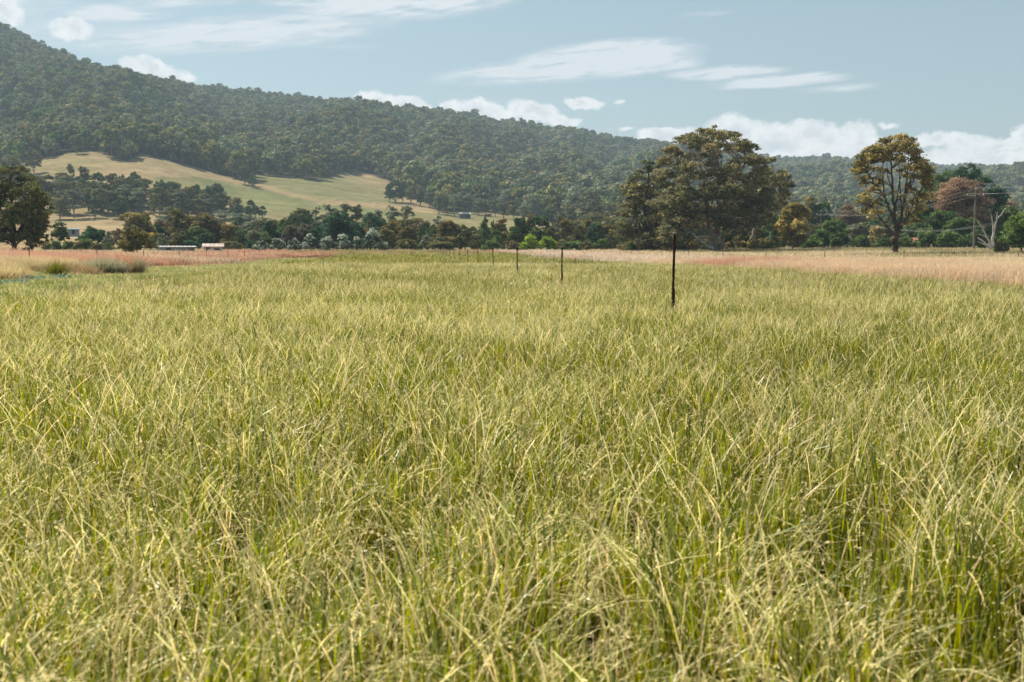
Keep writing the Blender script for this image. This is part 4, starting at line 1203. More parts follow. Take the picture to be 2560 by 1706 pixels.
# ------------------------------------------------------------------ the great gum and its neighbours
def big_tree(name, px, r, lob, trunks, pal, label, leaf, seed, bark, dens=1.0, tip_p=.45, clump=.42, sub=16, mat=None, droop=.1, cat='tree', extra=()):
    """lob: list of (px, py, radius px, depth offset m); trunks: list of (poly of (px,py)), r0, r1"""
    rng = np.random.default_rng(seed)
    x0, y0, z0 = place(px, r)
    def W(p, q, dy=0.0):
        a, s = ray(p, q); rr = r
        X = rr * math.tan(a) - x0; return np.array([X * (1 + dy / r), dy, HC + s * math.hypot(rr * math.tan(a), rr) * (1 + dy / r) - z0])
    lobes = []
    y_ref = y0
    def W2(p, q, dy=0.0):
        Y = y0 + dy; a, s = ray(p, q); X = Y * math.tan(a)
        return np.array([X - x0, dy, HC + s * math.hypot(X, Y) - z0])
    for (p, q, rp, dy) in lob:
        R = rp * r / FPX
        lobes.append((W2(p, q, dy), (R * rng.uniform(.95, 1.15), R * rng.uniform(.9, 1.1), R * rng.uniform(.72, .9))))
    surf = sum(4 * PI * (q[0] * q[1] * q[2]) ** (2 / 3) for _, q in lobes)
    p, t = PAL[pal]
    V, F, C = lobe_foliage(rng, lobes, int(dens * surf * 1.5 / leaf ** 2), leaf, p, t, tip_p, clump, .72, .48, .4, sub=sub, droop=droop)
    parts = []; nodes = []
    for poly, ra, rb in trunks:
        P = np.array([W2(a, b, (c[0] if c else 0)) for a, b, *c in poly])
        n = max(8, 4 * len(P)); tt = np.linspace(0, len(P) - 1, n)
        Q = np.stack([np.interp(tt, range(len(P)), P[:, k]) for k in range(3)], -1)
        Q[1:-1] = (Q[:-2] + 2 * Q[1:-1] + Q[2:]) / 4; Q[1:-1] += rng.normal(0, ra * .25, Q[1:-1].shape)
        parts.append(tube(Q, np.linspace(ra, rb, n), 8)); nodes.append(Q)
    allN = np.concatenate(nodes)
    for (c, q) in lobes:
        cand = allN[allN[:, 2] < c[2] - .1 * q[2]] if (allN[:, 2] < c[2]).any() else allN
        if len(cand) == 0: cand = allN
        d = np.linalg.norm(cand - c, axis=1); s = cand[np.argmin(d)]
        Q, qq = limb(rng, s, c + np.array([0, 0, q[2] * .4]), .05 * r / 190 + .05, .03, .14, 7, .04)
        parts.append(tube(Q, qq, 5))
        for m in range(4):
            e = c + rand_dirs(rng, 1)[0] * np.array(q) * .9
            Q2, q2 = limb(rng, Q[3], e, .045, .015, .16, 5); parts.append(tube(Q2, q2, 4))
    TV, TF = merge(parts)
    e = empty(name, (x0, y0, z0)); tag(e, label, cat)
    mesh_obj('crown', V, F, M_LEAF, e, C); mesh_obj('trunk', TV, TF, bark, e, smooth=True)
    for nm, polys, m in extra:
        pp = []
        for poly, ra, rb in polys:
            P = np.array([W2(a, b, (c[0] if c else 0)) for a, b, *c in poly])
            n = 4 * len(P); tt = np.linspace(0, len(P) - 1, n)
            Q = np.stack([np.interp(tt, range(len(P)), P[:, k]) for k in range(3)], -1)
            Q[1:-1] += rng.normal(0, ra * .3, Q[1:-1].shape)
            pp.append(tube(Q, np.linspace(ra, rb, n), 6))
        vv, ff = merge(pp); mesh_obj(nm, vv, ff, m, e, smooth=True)
    return e

def scatter_lobes(seed, outline, n, rr, depth, keep=None):
    """lobes filling a crown outline given as (px, top, bottom) columns"""
    rng = np.random.default_rng(seed); o = np.array(outline, float); out = []; t = 0
    while len(out) < n and t < 4000:
        t += 1
        p = rng.uniform(o[0, 0], o[-1, 0]); a = np.interp(p, o[:, 0], o[:, 1]); b = np.interp(p, o[:, 0], o[:, 2])
        R = rng.uniform(*rr)
        if b - a < 1.3 * R: continue
        q = rng.uniform(a + R * .75, b - R * .6)
        mid = (o[0, 0] + o[-1, 0]) / 2; hw = (o[-1, 0] - o[0, 0]) / 2
        f = math.sqrt(max(0.05, 1 - ((p - mid) / hw) ** 2))
        dy = rng.uniform(-1, 1) * depth * f
        if any(math.hypot(p - l[0], q - l[1]) < .36 * (R + l[2]) and abs(dy - l[3]) < 3 for l in out): continue
        out.append((p, q, R, dy))
    # rim lobes along the top
    for p in np.arange(o[0, 0] + 12, o[-1, 0] - 8, rr[0] * 1.25):
        R = rng.uniform(rr[0] * .55, rr[1] * .75); a = np.interp(p, o[:, 0], o[:, 1])
        out.append((p + rng.uniform(-4, 4), a + R * .85 + rng.uniform(-5, 12), R, rng.uniform(-.35, .35) * depth))
    return out
GT = [(1640, 402, 600), (1658, 388, 608), (1672, 362, 607), (1686, 356, 606), (1698, 338, 604), (1716, 336, 600), (1728, 323, 596), (1755, 317, 586), (1782, 318, 580), (1796, 330, 582), (1812, 327, 585), (1840, 332, 588), (1862, 337, 589), (1874, 340, 590), (1882, 366, 588), (1892, 374, 585), (1904, 398, 575), (1918, 428, 555), (1932, 470, 535)]
lobg = scatter_lobes(31, GT, 150, (13, 26), 9.5)
big_tree('great_gum_tree', 1783, 192, lobg, [
    ([(1783, 634), (1781, 590), (1768, 540), (1764, 495), (1760, 450)], .62, .22), ([(1788, 634), (1788, 580), (1798, 530), (1812, 490), (1830, 455), (1858, 415), (1872, 400)], .55, .12),
    ([(1786, 600), (1806, 560), (1830, 530), (1856, 505)], .30, .10), ([(1770, 545), (1748, 500), (1722, 460)], .25, .08), ([(1830, 455, -3), (1842, 425, -4), (1850, 408, -5)], .16, .08),
    ([(1800, 630), (1812, 570), (1806, 520)], .34, .16), ([(1798, 530), (1790, 480), (1800, 430)], .22, .08)],
    'gum', 'great spreading gum tree, tallest in the treeline, with pale limbs', .23, 71, M_BARK, tip_p=.40, clump=.34, sub=26,
    extra=[('bare_branch', [([(1782, 622, -2), (1760, 610, -5), (1742, 596, -7), (1730, 582, -8)], .26, .10), ([(1742, 596, -7), (1755, 600, -8), (1768, 596, -8.5)], .12, .05),
                            ([(1742, 594, -7), (1728, 596, -8), (1716, 603, -9)], .11, .05), ([(1745, 598, -7), (1722, 592, -8)], .10, .03), ([(1776, 618, -2), (1776, 604, -3)], .12, .05), ([(1738, 588, -7), (1725, 578, -8), (1714, 590, -9)], .07, .03)], M_BARKW)])
GL = [(1551, 545, 600), (1560, 470, 615), (1578, 440, 622), (1600, 425, 622), (1612, 404, 622), (1628, 402, 622), (1642, 430, 622), (1652, 470, 622), (1665, 520, 622), (1690, 560, 622)]
big_tree('brown_gum_tree', 1612, 197, scatter_lobes(33, GL, 60, (13, 22), 5.5), [([(1612, 630), (1610, 560), (1616, 480), (1620, 430)], .42, .12), ([(1612, 600), (1590, 540), (1582, 480)], .25, .08), ([(1614, 590), (1640, 540)], .2, .08)],
    'gum', 'tall dark brown gum joined to the left side of the great gum', .33, 72, M_BARKD, tip_p=.25)
GS = [(1655, 480, 618), (1680, 470, 622), (1710, 480, 622), (1740, 500, 615)]
big_tree('brown_gum_tree', 1676, 183, scatter_lobes(34, GS, 34, (12, 20), 3), [([(1676, 634), (1680, 560), (1690, 500)], .3, .1)], 'gum', 'lower brown leaved gum in front of the great gum left of its trunk', .30, 73, M_BARKD, tip_p=.28)
GR_ = [(1898, 470, 520), (1915, 398, 560), (1930, 386, 570), (1943, 410, 560), (1958, 418, 520), (1972, 440, 500), (1978, 468, 492)]
big_tree('gum_tree', 1895, 205, scatter_lobes(35, GR_, 26, (10, 17), 4), [([(1872, 634), (1884, 580), (1905, 530), (1925, 480), (1932, 420)], .32, .07), ([(1905, 530), (1940, 500), (1962, 460)], .14, .05)],
    'gum', 'thin sided gum with open crown against the right side of the great gum', .30, 74, M_BARK, tip_p=.55)
GB = [(1800, 480, 615), (1840, 470, 612), (1880, 480, 610), (1915, 500, 600)]
big_tree('gum_tree', 1858, 212, scatter_lobes(36, GB, 34, (13, 22), 5), [([(1866, 634), (1862, 580), (1856, 520)], .3, .1), ([(1820, 634), (1822, 560)], .25, .1)], 'olive', 'shaded olive gum behind the right half of the great gum', .33, 75, M_BARKD, tip_p=.2)

LG = [(-70, 455, 612), (-40, 425, 615), (0, 418, 616), (30, 411, 616), (60, 420, 616), (84, 445, 614), (100, 470, 600), (113, 492, 575), (126, 502, 530)]
big_tree('gum_tree', 34, 152, scatter_lobes(37, LG, 74, (13, 23), 6) + [(p, 598 + (p % 3) * 3, 17, d) for p, d in zip(range(-60, 96, 12), (2, -4, 0, 3, -2, 4, -4, 1, -3, 3, -4, 2, -1))], [([(34, 640), (34, 580), (28, 500), (30, 440)], .36, .1), ([(34, 600), (66, 540), (96, 515)], .2, .05), ([(30, 590), (0, 520), (-20, 460)], .2, .06)],
    'olive', 'big shaded gum tree at the left picture edge', .23, 76, M_BARKD, tip_p=.04)

# the lone tree in the right field
LT = []
rng_ = np.random.default_rng(91)
top_o = [(2131, 420), (2140, 400), (2160, 372), (2195, 356), (2200, 348), (2240, 338), (2280, 342), (2296, 365), (2310, 400), (2330, 415)]
to = np.array(top_o, float)
for p in np.arange(2142, 2326, 10.5):
    a = np.interp(p, to[:, 0], to[:, 1])
    for k in range(3):
        R = rng_.uniform(9, 14)
        LT.append((p + rng_.uniform(-6, 6), a + R * .7 + k * 15 + rng_.uniform(-3, 6), R, rng_.uniform(-3.2, 3.2)))
for (p, q, R, d) in [(2140, 430, 13, 0), (2152, 448, 11, -1), (2146, 415, 13, 1), (2168, 425, 13, 2), (2162, 462, 12, -1), (2158, 492, 13, 0), (2150, 508, 12, 1), (2166, 500, 12, -2), (2176, 518, 13, 1), (2190, 512, 12, 2), (2160, 530, 11, 0), (2184, 535, 12, -1), (2178, 548, 9, 1),
                     (2300, 430, 14, 1), (2318, 440, 14, 0), (2326, 425, 12, 2), (2308, 460, 14, 2), (2322, 470, 14, -1), (2300, 490, 14, 1), (2285, 510, 14, 0), (2310, 500, 13, 2), (2295, 530, 13, -1), (2275, 545, 12, 1), (2270, 470, 11, 2), (2262, 560, 10, 0),
                     (2200, 400, 12, 2), (2222, 385, 13, -2), (2250, 395, 11, 2), (2270, 420, 12, -2), (2215, 430, 9, 2), (2285, 405, 13, 1), (2190, 425, 12, -3), (2205, 455, 10, 3), (2285, 445, 12, -2), (2262, 440, 9, 3), (2300, 415, 14, -2), (2280, 480, 12, 2), (2318, 490, 12, 1), (2305, 520, 13, -1), (2290, 555, 12, 2), (2270, 525, 10, -2), (2190, 470, 10, 2), (2175, 400, 13, 2), (2325, 455, 12, -2), (2200, 530, 9, -2), (2245, 430, 8, 3), (2230, 400, 12, 2), (2255, 405, 10, -3)]:
    LT.append((p, q, R, d))
for _ in range(34):
    LT.append((rng_.uniform(2160, 2318), rng_.uniform(370, 520), rng_.uniform(6, 9), rng_.choice([-1, 1]) * rng_.uniform(2, 4.2)))
big_tree('lone_tree', 2236, 150, LT, [
    ([(2237, 642), (2237, 610), (2240, 588)], .46, .36), ([(2240, 588), (2237, 545), (2232, 480), (2226, 420), (2232, 380)], .26, .05),
    ([(2240, 590), (2218, 570), (2196, 540), (2178, 515)], .16, .05), ([(2238, 560), (2222, 520), (2210, 490), (2186, 460), (2168, 430), (2160, 405)], .18, .04), ([(2212, 495), (2206, 440), (2208, 400)], .11, .03),
    ([(2242, 585), (2254, 540), (2262, 490), (2268, 430), (2272, 385)], .22, .04), ([(2244, 580), (2264, 550), (2284, 510), (2305, 470), (2318, 440)], .18, .04), ([(2254, 540), (2250, 470), (2246, 400)], .13, .03),
    ([(2262, 490), (2282, 440), (2292, 400)], .10, .03), ([(2266, 545), (2262, 500), (2284, 455)], .09, .03), ([(2237, 545), (2243, 480), (2256, 420)], .12, .03), ([(2232, 480), (2218, 440), (2216, 395)], .09, .03)],
    'gold', 'lone golden leaved tree with dark forked trunk in the right field', .20, 92, M_BARKD, dens=.85, tip_p=.4, clump=.55, sub=20, droop=.4)

# dead white tree
def branch_thing(name, px, r, polys, mat, label, cat='tree', part='trunk'):
    x0, y0, z0 = place(px, r)
    def W2(p, q, dy=0.0):
        Y = y0 + dy; a, s = ray(p, q); X = Y * math.tan(a)
        return np.array([X - x0, dy, HC + s * math.hypot(X, Y) - z0])
    rng = np.random.default_rng(int(px)); e = empty(name, (x0, y0, z0)); tag(e, label, cat)
    for k, (poly, ra, rb) in enumerate(polys):
        P = np.array([W2(a, b, (c[0] if c else 0)) for a, b, *c in poly]); n = 4 * len(P); tt = np.linspace(0, len(P) - 1, n)
        Q = np.stack([np.interp(tt, range(len(P)), P[:, j]) for j in range(3)], -1); Q[1:-1] += rng.normal(0, ra * .2, Q[1:-1].shape)
        v, f = tube(Q, np.linspace(ra, rb, n), 7)
        mesh_obj(part if k == 0 else 'branch', v, f, mat, e, smooth=True)
branch_thing('dead_tree', 2483, 178, [([(2483, 632), (2482, 600), (2485, 575), (2488, 560)], .21, .15), ([(2488, 565), (2494, 545), (2502, 538), (2512, 523), (2515, 521)], .11, .04), ([(2490, 555), (2493, 530)], .07, .03),
    ([(2482, 590), (2482, 560), (2478, 540), (2476, 535)], .08, .04), ([(2478, 628), (2470, 600), (2455, 570), (2442, 550)], .13, .05), ([(2466, 594), (2450, 587), (2443, 586)], .07, .03), ([(2480, 620), (2474, 600)], .1, .05)],
    M_BARKW, 'dead bleached tree with bare forked limbs right of the near power pole')
branch_thing('fallen_log', 2462, 172, [([(2474, 622), (2468, 613), (2456, 603), (2444, 594)], .17, .09), ([(2466, 614), (2452, 608), (2444, 605)], .09, .04)], M_BARKW, 'bleached fallen branch leaning in the grass before the dead tree', 'log', 'log')

# ------------------------------------------------------------------ fence posts
def star_post_mesh(h, r=.022, tw=.35, seed=0):
    """three finned steel picket"""
    rng = np.random.default_rng(seed)
    prof = []
    for k in range(3):
        a = k * 2 * PI / 3 + .4
        for da, rr in ((-.17, r), (.17, r), (PI / 3, r * .30)):
            prof.append((math.cos(a + da) * rr, math.sin(a + da) * rr))
    prof = np.array(prof); n = len(prof)
    zs = np.linspace(-.25, h, 22); V = []
    for z in zs:
        k = 1 + .06 * rng.normal()
        V.append(np.c_[prof * k + rng.normal(0, .0012, 2), np.full(n, z)])
    V = np.concatenate(V); i, j = np.meshgrid(np.arange(len(zs) - 1), np.arange(n), indexing='ij'); j2 = (j + 1) % n
    F = np.stack([i * n + j, i * n + j2, (i + 1) * n + j2, (i + 1) * n + j], -1).reshape(-1, 4)
    top = (len(zs) - 1) * n
    c = len(V); V = np.concatenate([V, [[0, 0, h]]])
    F = np.concatenate([F, [[top + 0, top + 1, top + 2, c], [top + 3, top + 4, top + 5, c], [top + 6, top + 7, top + 8, c], [top + 2, top + 3, c, c]][:3]])
    return V, F
def lathe(profile, n=10):
    P = [(0, 0, z) for _, z in profile]; return tube(P, [max(r, 1e-4) for r, _ in profile], n)
POSTM = {}
def post_parts(h, r, big):
    key = (round(h, 2), round(r, 3), big)
    if key not in POSTM:
        L_ = []
        V, F = star_post_mesh(h, r, seed=int(h * 100)); L_.append(('steel_post', V, F, M_RUST))
        v, f = lathe([(.001, h - .02), (r * 1.1, h - .015), (r * 1.35, h + .0), (r * 1.25, h + .018), (.001, h + .022)], 10); L_.append(('cap', v, f, M_INS))
        if big:
            pr = [(.015, h * .82), (r * .95, h * .825), (r * 1.08, h * .84), (r * .92, h * .85), (r * 1.1, h * .87), (r * .9, h * .89), (.012, h * .90)]
            v, f = lathe(pr, 9); L_.append(('wire_tie', v, f, M_RUST))
            v, f = lathe([(.015, .48), (r * .95, .49), (r * 1.12, .54), (r * 1.0, .60), (r * 1.15, .66), (r * .95, .74), (.012, .76)], 9); L_.append(('sleeve', v + np.array([.004, 0, 0]), f, M_RUST))
            t = np.linspace(0, 1, 6); P = np.stack([-.008 - .03 * t, 0 * t, h + .015 + .05 * t + .01 * np.sin(t * 6)], -1)
            v, f = tube(P, [.0022] * 6, 5); v2, f2 = tube(np.stack([.01 + .02 * t, 0 * t, h + .02 + .008 * np.sin(t * 5)], -1), [.002] * 6, 5)
            v, f = merge([(v, f), (v2, f2)]); L_.append(('wire_end', v, f, M_WIRE))
        objs = []
        for nm, v, f, m in L_:
            o = mesh_obj(nm, v, f, m, link=False, smooth=nm != 'steel_post'); objs.append((nm, o.data)); bpy.data.objects.remove(o)
        POSTM[key] = objs
    return POSTM[key]
def fence_post(x, y, h, r, label, group, big=True, tilt=(0, 0)):
    e = empty('fence_post', (x, y, gz(x, y))); e.rotation_euler = (tilt[0], tilt[1], random.uniform(0, 2)); tag(e, label, 'fence post', group)
    if tilt != (0, 0): e.rotation_euler.z = .6
    for nm, me in post_parts(h, r, big):
        o = bpy.data.objects.new(nm, me); COL.objects.link(o); o.parent = e
random.seed(11)
U0 = 653 * 17.8 / FPX     # lateral offset of the row in the green field
W0_, DW = 17.8, 13.15
for i in range(17):
    d = W0_ + DW * i
    x, y = lane_xy(U0 + (.04 if i == 0 else 0), d)
    h = 1.62 if i == 0 else 1.42 + random.uniform(-.03, .03)
    fence_post(x, y, round(h, 2), .024 if i == 0 else .023, 'rusty steel post in the green field, %s of the row counting from the viewer' % ORD[i], 'steel posts standing in the green field', True,
               (random.uniform(-.02, .02), random.uniform(-.02, .02)) if i else (0.0, .022))
for i, xp in enumerate([115, 273, 383, 467, 532, 582, 623, 658]):
    w = 1 / ((1030 - xp)) * FPX * 20.4
    x, y = lane_xy(-20.4, w * .997)
    fence_post(x, y, 1.25, .024, 'thin dark post of the left fence, %s from the left in the rosy grass' % ORD[i], 'posts of the left fence', True, (random.uniform(-.02, .02), random.uniform(-.03, .03)))
for i, xp in enumerate([2295, 2085, 1932, 1819, 1729, 1659, 1603, 1554, 1514, 1479, 1449, 1424]):
    w = 1 / ((xp - 1030)) * FPX * 29.2
    x, y = lane_xy(29.2, w)
    fence_post(x, y, 1.33, .022, 'slim post of the right fence, %s from the right in the straw grass' % ORD[i], 'posts of the right fence', True, (random.uniform(-.02, .02), random.uniform(-.03, .03)))
for i, (xp, rr) in enumerate([(2546, 98), (2478, 103), (2415, 108), (2386, 112), (2355, 116), (2300, 122), (2253, 128), (2207, 134), (2165, 140)]):
    x, y, z = place(xp, rr)
    fence_post(x, y, 1.25, .020, 'small post of the back fence, %s from the right behind the straw grass' % ORD[i], 'posts of the back fence near the lone tree', False, (random.uniform(-.02, .02), random.uniform(-.05, .05)))

# ------------------------------------------------------------------ tussocks and weeds along the left fence
def tussock(px, r, R, H, n, pal, label, name='grass_tussock', spread=.7, wd=(.006, .012), seed=0, seedy=0):
    rng = np.random.default_rng(seed); x, y, z = place(px, r)
    a = blades(rng, n, R * .35, (H * .7, H * 1.15), wd, (.0, spread), (.1, .9), 0, 3, 5, *pal, cvar=.25, gauss=True)
    parts = [a[:3]]
    if seedy: parts.append(seeds(rng, a[3][: n // 2], a[4][: n // 2], seedy, .6, .06, .02, pal[1], .05))
    v, f, c, _ = join4(parts)[0]
    o = mesh_obj(name, v, f, M_GRASS, None, c); o.location = (x, y, z); tag(o, label, 'tussock')
tussock(141, 55, .75, .85, 900, ((.10, .11, .015), (.17, .18, .03)), 'round green rush tussock right of the first left fence post', 'rush_tussock', 1.05, seed=1)
tussock(250, 60, 1.5, .98, 1300, ((.10, .12, .06), (.38, .37, .24)), 'tall pale green feathery tussock in the middle of the left fence line', 'feathery_tussock', .8, seed=2, seedy=3)
tussock(285, 60.5, 1.2, .95, 900, ((.12, .13, .06), (.42, .40, .28)), 'silvery tussock touching the pale green feathery one', 'feathery_tussock', .9, seed=3, seedy=3)
tussock(340, 62, 1.0, 1.05, 700, ((.14, .13, .06), (.40, .34, .22)), 'brown green tussock right of the red stems', 'feathery_tussock', .8, seed=4, seedy=3)
tussock(306, 61.5, .9, 1.15, 420, ((.34, .14, .09), (.56, .32, .21)), 'tuft of tall red stems between the tussocks', 'red_stem_tuft', .5, seed=5, seedy=2)
tussock(180, 60, 1.8, .75, 1200, ((.16, .14, .06), (.40, .28, .16)), 'low brown tussock right of the green rush tussock', 'brown_tussock', 1.0, seed=6)
tussock(218, 58, 1.6, .62, 1000, ((.20, .15, .07), (.46, .34, .20)), 'low straw tussock before the feathery tussocks', 'brown_tussock', 1.1, seed=7)
tussock(48, 50, 1.3, .7, 800, ((.42, .30, .13), (.66, .54, .30)), 'yellow straw tussock left of the first left fence post', 'straw_tussock', .9, seed=8)
tussock(8, 48, 1.3, .75, 800, ((.42, .32, .15), (.68, .57, .34)), 'yellow straw tussock at the left picture edge', 'straw_tussock', .9, seed=9)
M_NET = simple_mat('teal_netting', (.14, .50, .42), .7, nscale=9, col2=(.07, .32, .28))
def netting(px, r, L_, label, seed):
    """crumpled strip of open netting lying in the grass"""
    rng = np.random.default_rng(seed); x, y, z = place(px, r); parts = []
    for k in range(24):
        c = rng.uniform(-L_ / 2, L_ / 2); d = rng.normal(0, .14); a = rng.uniform(-.7, .7) + (0 if rng.random() < .6 else 1.3)
        l = rng.uniform(.15, .5); t = np.linspace(-.5, .5, 5)
        P = np.stack([c + t * l * math.cos(a), d + t * l * math.sin(a), .10 + .12 * rng.random() + .06 * np.sin(t * 7 + rng.random() * 6)], -1)
        parts.append(tube(P, [.014] * 5, 4))
    v, f = merge(parts); o = mesh_obj('netting', v, f, M_NET); o.location = (x, y, z); tag(o, label, 'netting')
netting(33, 44, 1.0, 'crumpled teal netting in the grass at the far left', 1)
netting(74, 49, 1.1, 'small scrap of teal netting between the two longer pieces', 2)
netting(142, 51.5, 1.8, 'long strip of teal netting in front of the green rush tussock', 3)

# yellow flowers
def flower(px, py, label, seed):
    rng = np.random.default_rng(seed); a, s = ray(px, py); h = .52; r = (h - HC) / s; x, y = r * math.sin(a), r * math.cos(a); z = gz(x, y)
    e = empty('yellow_flower', (x, y, z)); tag(e, label, 'flower', )
    v, f = tube([(0, 0, 0), (.01, 0, h * .5), (0, 0, h)], [.003] * 3, 5); mesh_obj('stem', v, f, M_FST, e)
    P = []; 
    for k in range(24):
        th = k * 2.399; rr = .03 * math.sqrt((k + 1) / 24)
        d = np.array([math.cos(th), math.sin(th), 0]); c = np.array([0, 0, h + .006]); n = np.array([-d[1], d[0], 0]) * .006
        P.append(np.array([c, c + d * rr * .6 - n, c + d * rr + [0, 0, .004], c + d * rr * .6 + n]))
    mesh_obj('flower_head', np.concatenate(P), np.arange(96).reshape(24, 4), M_YEL, e)
M_FST = simple_mat('flower_stem', (.15, .2, .05), .7); M_YEL = simple_mat('flower_petal', (.75, .52, .02), .6, nscale=40, namp=.1)
flower(775, 815, 'small yellow flower standing alone in the meadow left of centre', 1)
flower(2353, 797, 'small yellow flower in the meadow on the right', 2)

# ------------------------------------------------------------------ power line
def box(cx, cy, cz, sx, sy, sz):
    v = np.array([[x, y, z] for x in (-.5, .5) for y in (-.5, .5) for z in (-.5, .5)]) * (sx, sy, sz) + (cx, cy, cz)
    f = np.array([[0, 1, 3, 2], [4, 6, 7, 5], [0, 4, 5, 1], [2, 3, 7, 6], [0, 2, 6, 4], [1, 5, 7, 3]])
    return v, f
def power_pole(px, top, r, label, arm_ang, arm_len):
    x, y, z = place(px, r); H = HC + ray(px, top)[1] * r - z
    e = empty('power_pole', (x, y, z)); tag(e, label, 'power pole')
    v, f = tube([(0, 0, -.3), (.02, 0, H * .5), (0, 0, H)], [.17, .15, .11], 10); mesh_obj('pole', v, f, M_POLE, e, smooth=True)
    ca, sa = math.cos(arm_ang), math.sin(arm_ang); pts = []
    zz = H - .95
    P = np.array([(-ca * arm_len / 2, -sa * arm_len / 2, zz), (0, 0, zz), (ca * arm_len / 2, sa * arm_len / 2, zz)])
    v, f = tube(P, [.07] * 3, 4); mesh_obj('cross_arm', v, f, M_POLE, e)
    for t in (-.46, .46):
        c = (ca * arm_len * t, sa * arm_len * t, zz)
        v, f = lathe([(.02, 0), (.05, .03), (.09, .08), (.05, .12), (.09, .17), (.04, .24), (.001, .25)], 9); mesh_obj('insulator', v + np.array(c) + (0, 0, .05), f, M_CERAM, e, smooth=True)
        pts.append(np.array((x, y, z)) + c + (0, 0, .28))
    v, f = lathe([(.02, 0), (.06, .03), (.10, .08), (.05, .13), (.09, .18), (.001, .24)], 9); mesh_obj('insulator', v + np.array((0, 0, H)), f, M_CERAM, e, smooth=True)
    pts.append(np.array((x, y, z + H + .2)))
    for t in (-.28, .28):
        v, f = tube([(ca * arm_len * t, sa * arm_len * t, zz), (0, 0, zz - .6)], [.03, .03], 4); mesh_obj('brace', v, f, M_POLE, e)
    return pts, (x, y, z, H)
p1, b1 = power_pole(2434, 474, 190, 'near grey power pole in front of the pink brown tree', rad(-35), 2.6)
p2, b2 = power_pole(2051, 528, 285, 'far dark power pole between the great gum and the lone tree', rad(-35), 2.6)
def wire(a, b, sag, label, rr=.012):
    a = np.array(a); b = np.array(b); t = np.linspace(0, 1, 22); P = a + (b - a) * t[:, None]; P[:, 2] -= sag * 4 * t * (1 - t)
    c = P[0].copy(); v, f = tube(P - c, [rr] * 22, 5); o = mesh_obj('power_line', v, f, M_WIRE, None, smooth=True); o.location = c
    tag(o, label, 'wire', 'wires of the power line')
nm = ['front', 'back', 'top']
for k in range(3):
    wire(p1[k], p2[k], 1.6, '%s wire strung between the two power poles' % nm[k])
    q = np.array(p1[k]) + (np.array(p1[k]) - np.array(p2[k])) * .62; q[2] = p1[k][2] + .2; q[0] += 4
    wire(p1[k], q, .8, '%s wire running right from the near power pole' % nm[k])
    q = np.array(p2[k]) + (np.array(p2[k]) - np.array(p1[k])) * .7; q[2] = p2[k][2] + .5
    wire(p2[k], q, 1.0, '%s wire running left from the far power pole' % nm[k])
def at(px, py, r):
    a, s = ray(px, py); return np.array([r * math.sin(a), r * math.cos(a), HC + s * r])
wire(at(2170, 562, 205), at(2490, 556, 178), 1.1, 'low service wire sagging behind the lone tree trunk, upper one')
wire(at(2176, 566, 206), at(2490, 560, 179), 1.0, 'low service wire sagging behind the lone tree trunk, lower one')

# ------------------------------------------------------------------ buildings
M_WALLB = simple_mat('blue_grey_wall', (.22, .27, .32), .8, nscale=2, namp=.12)
M_WALLW = simple_mat('white_wall', (.62, .60, .57), .8, nscale=2, namp=.1)
M_ROOFW = simple_mat('pale_roof', (.62, .60, .60), .5, nscale=1, namp=.15)
M_ROOFP = simple_mat('pinkish_roof', (.52, .42, .37), .6, nscale=1.5, namp=.2)
M_DARKO = simple_mat('dark_opening', (.03, .03, .035), .5)
M_ROOFR = simple_mat('terracotta_roof', (.46, .20, .13), .8, nscale=2, namp=.2)
M_WALLD = simple_mat('dark_shed_wall', (.12, .12, .13), .8)
def SHZ(px, r, top, hh): return HC + ray(px, top)[1] * r - hh - place(px, r)[2]
def house(px, r, W, D, Hw, Hr, wall, roof, label, rz=0.0, cat='house', openings=(), zoff=0.0, name='house'):
    x, y, z = place(px, r)
    e = empty(name, (x, y, z + zoff), rz - math.atan2(x, y)); tag(e, label, cat)
    mesh_obj('wall', *box(0, 0, Hw / 2 - .3, W, D, Hw + .6), wall, e)
    o = .3
    # gabled roof with corrugation ribs across
    n = max(6, int(W / .3)); xs = np.linspace(-W / 2 - o, W / 2 + o, n + 1); V = []; F = []
    for i, xx in enumerate(xs):
        b = .03 * (i % 2)
        V += [(xx, -D / 2 - o, Hw - .02 + b), (xx, 0, Hw + Hr + b), (xx, D / 2 + o, Hw - .02 + b), (xx, -D / 2 - o, Hw - .10), (xx, 0, Hw + Hr - .08), (xx, D / 2 + o, Hw - .10)]
    for i in range(n):
        a = i * 6; b = a + 6
        F += [(a, b, b + 1, a + 1), (a + 1, b + 1, b + 2, a + 2), (a + 3, a + 4, b + 4, b + 3), (a + 4, a + 5, b + 5, b + 4), (a, a + 3, b + 3, b), (a + 2, b + 2, b + 5, a + 5)]
    F += [(0, 1, 4, 3), (1, 2, 5, 4), (n * 6, n * 6 + 3, n * 6 + 4, n * 6 + 1), (n * 6 + 1, n * 6 + 4, n * 6 + 5, n * 6 + 2)]
    mesh_obj('roof', np.array(V), np.array(F), roof, e)
    if Hr > .3:
        for s in (-1, 1):
            v = np.array([(s * W / 2, -D / 2, Hw), (s * W / 2, D / 2, Hw), (s * W / 2, 0, Hw + Hr * .97), (s * W / 2 - s * .1, 0, Hw + Hr * .97)])
            mesh_obj('gable', v, np.array([[0, 1, 2, 3]]), wall, e)
    for (kind, cx, cz, w, h) in openings:
        mesh_obj(kind, *box(cx, -D / 2 - .01, cz, w, .06, h), M_DARKO if kind != 'panel' else M_WALLW, e)
    return e
house(439, 200, 6.0, 4, 1.6, .10, M_WALLB, M_ROOFW, 'long low blue grey shed with flat white roof behind the left fence', .05, 'shed', [('door', 2.4, .7, .7, 1.3), ('window', -1.2, 1.15, .8, .35)], SHZ(439, 200, 615.5, 1.7), 'shed')
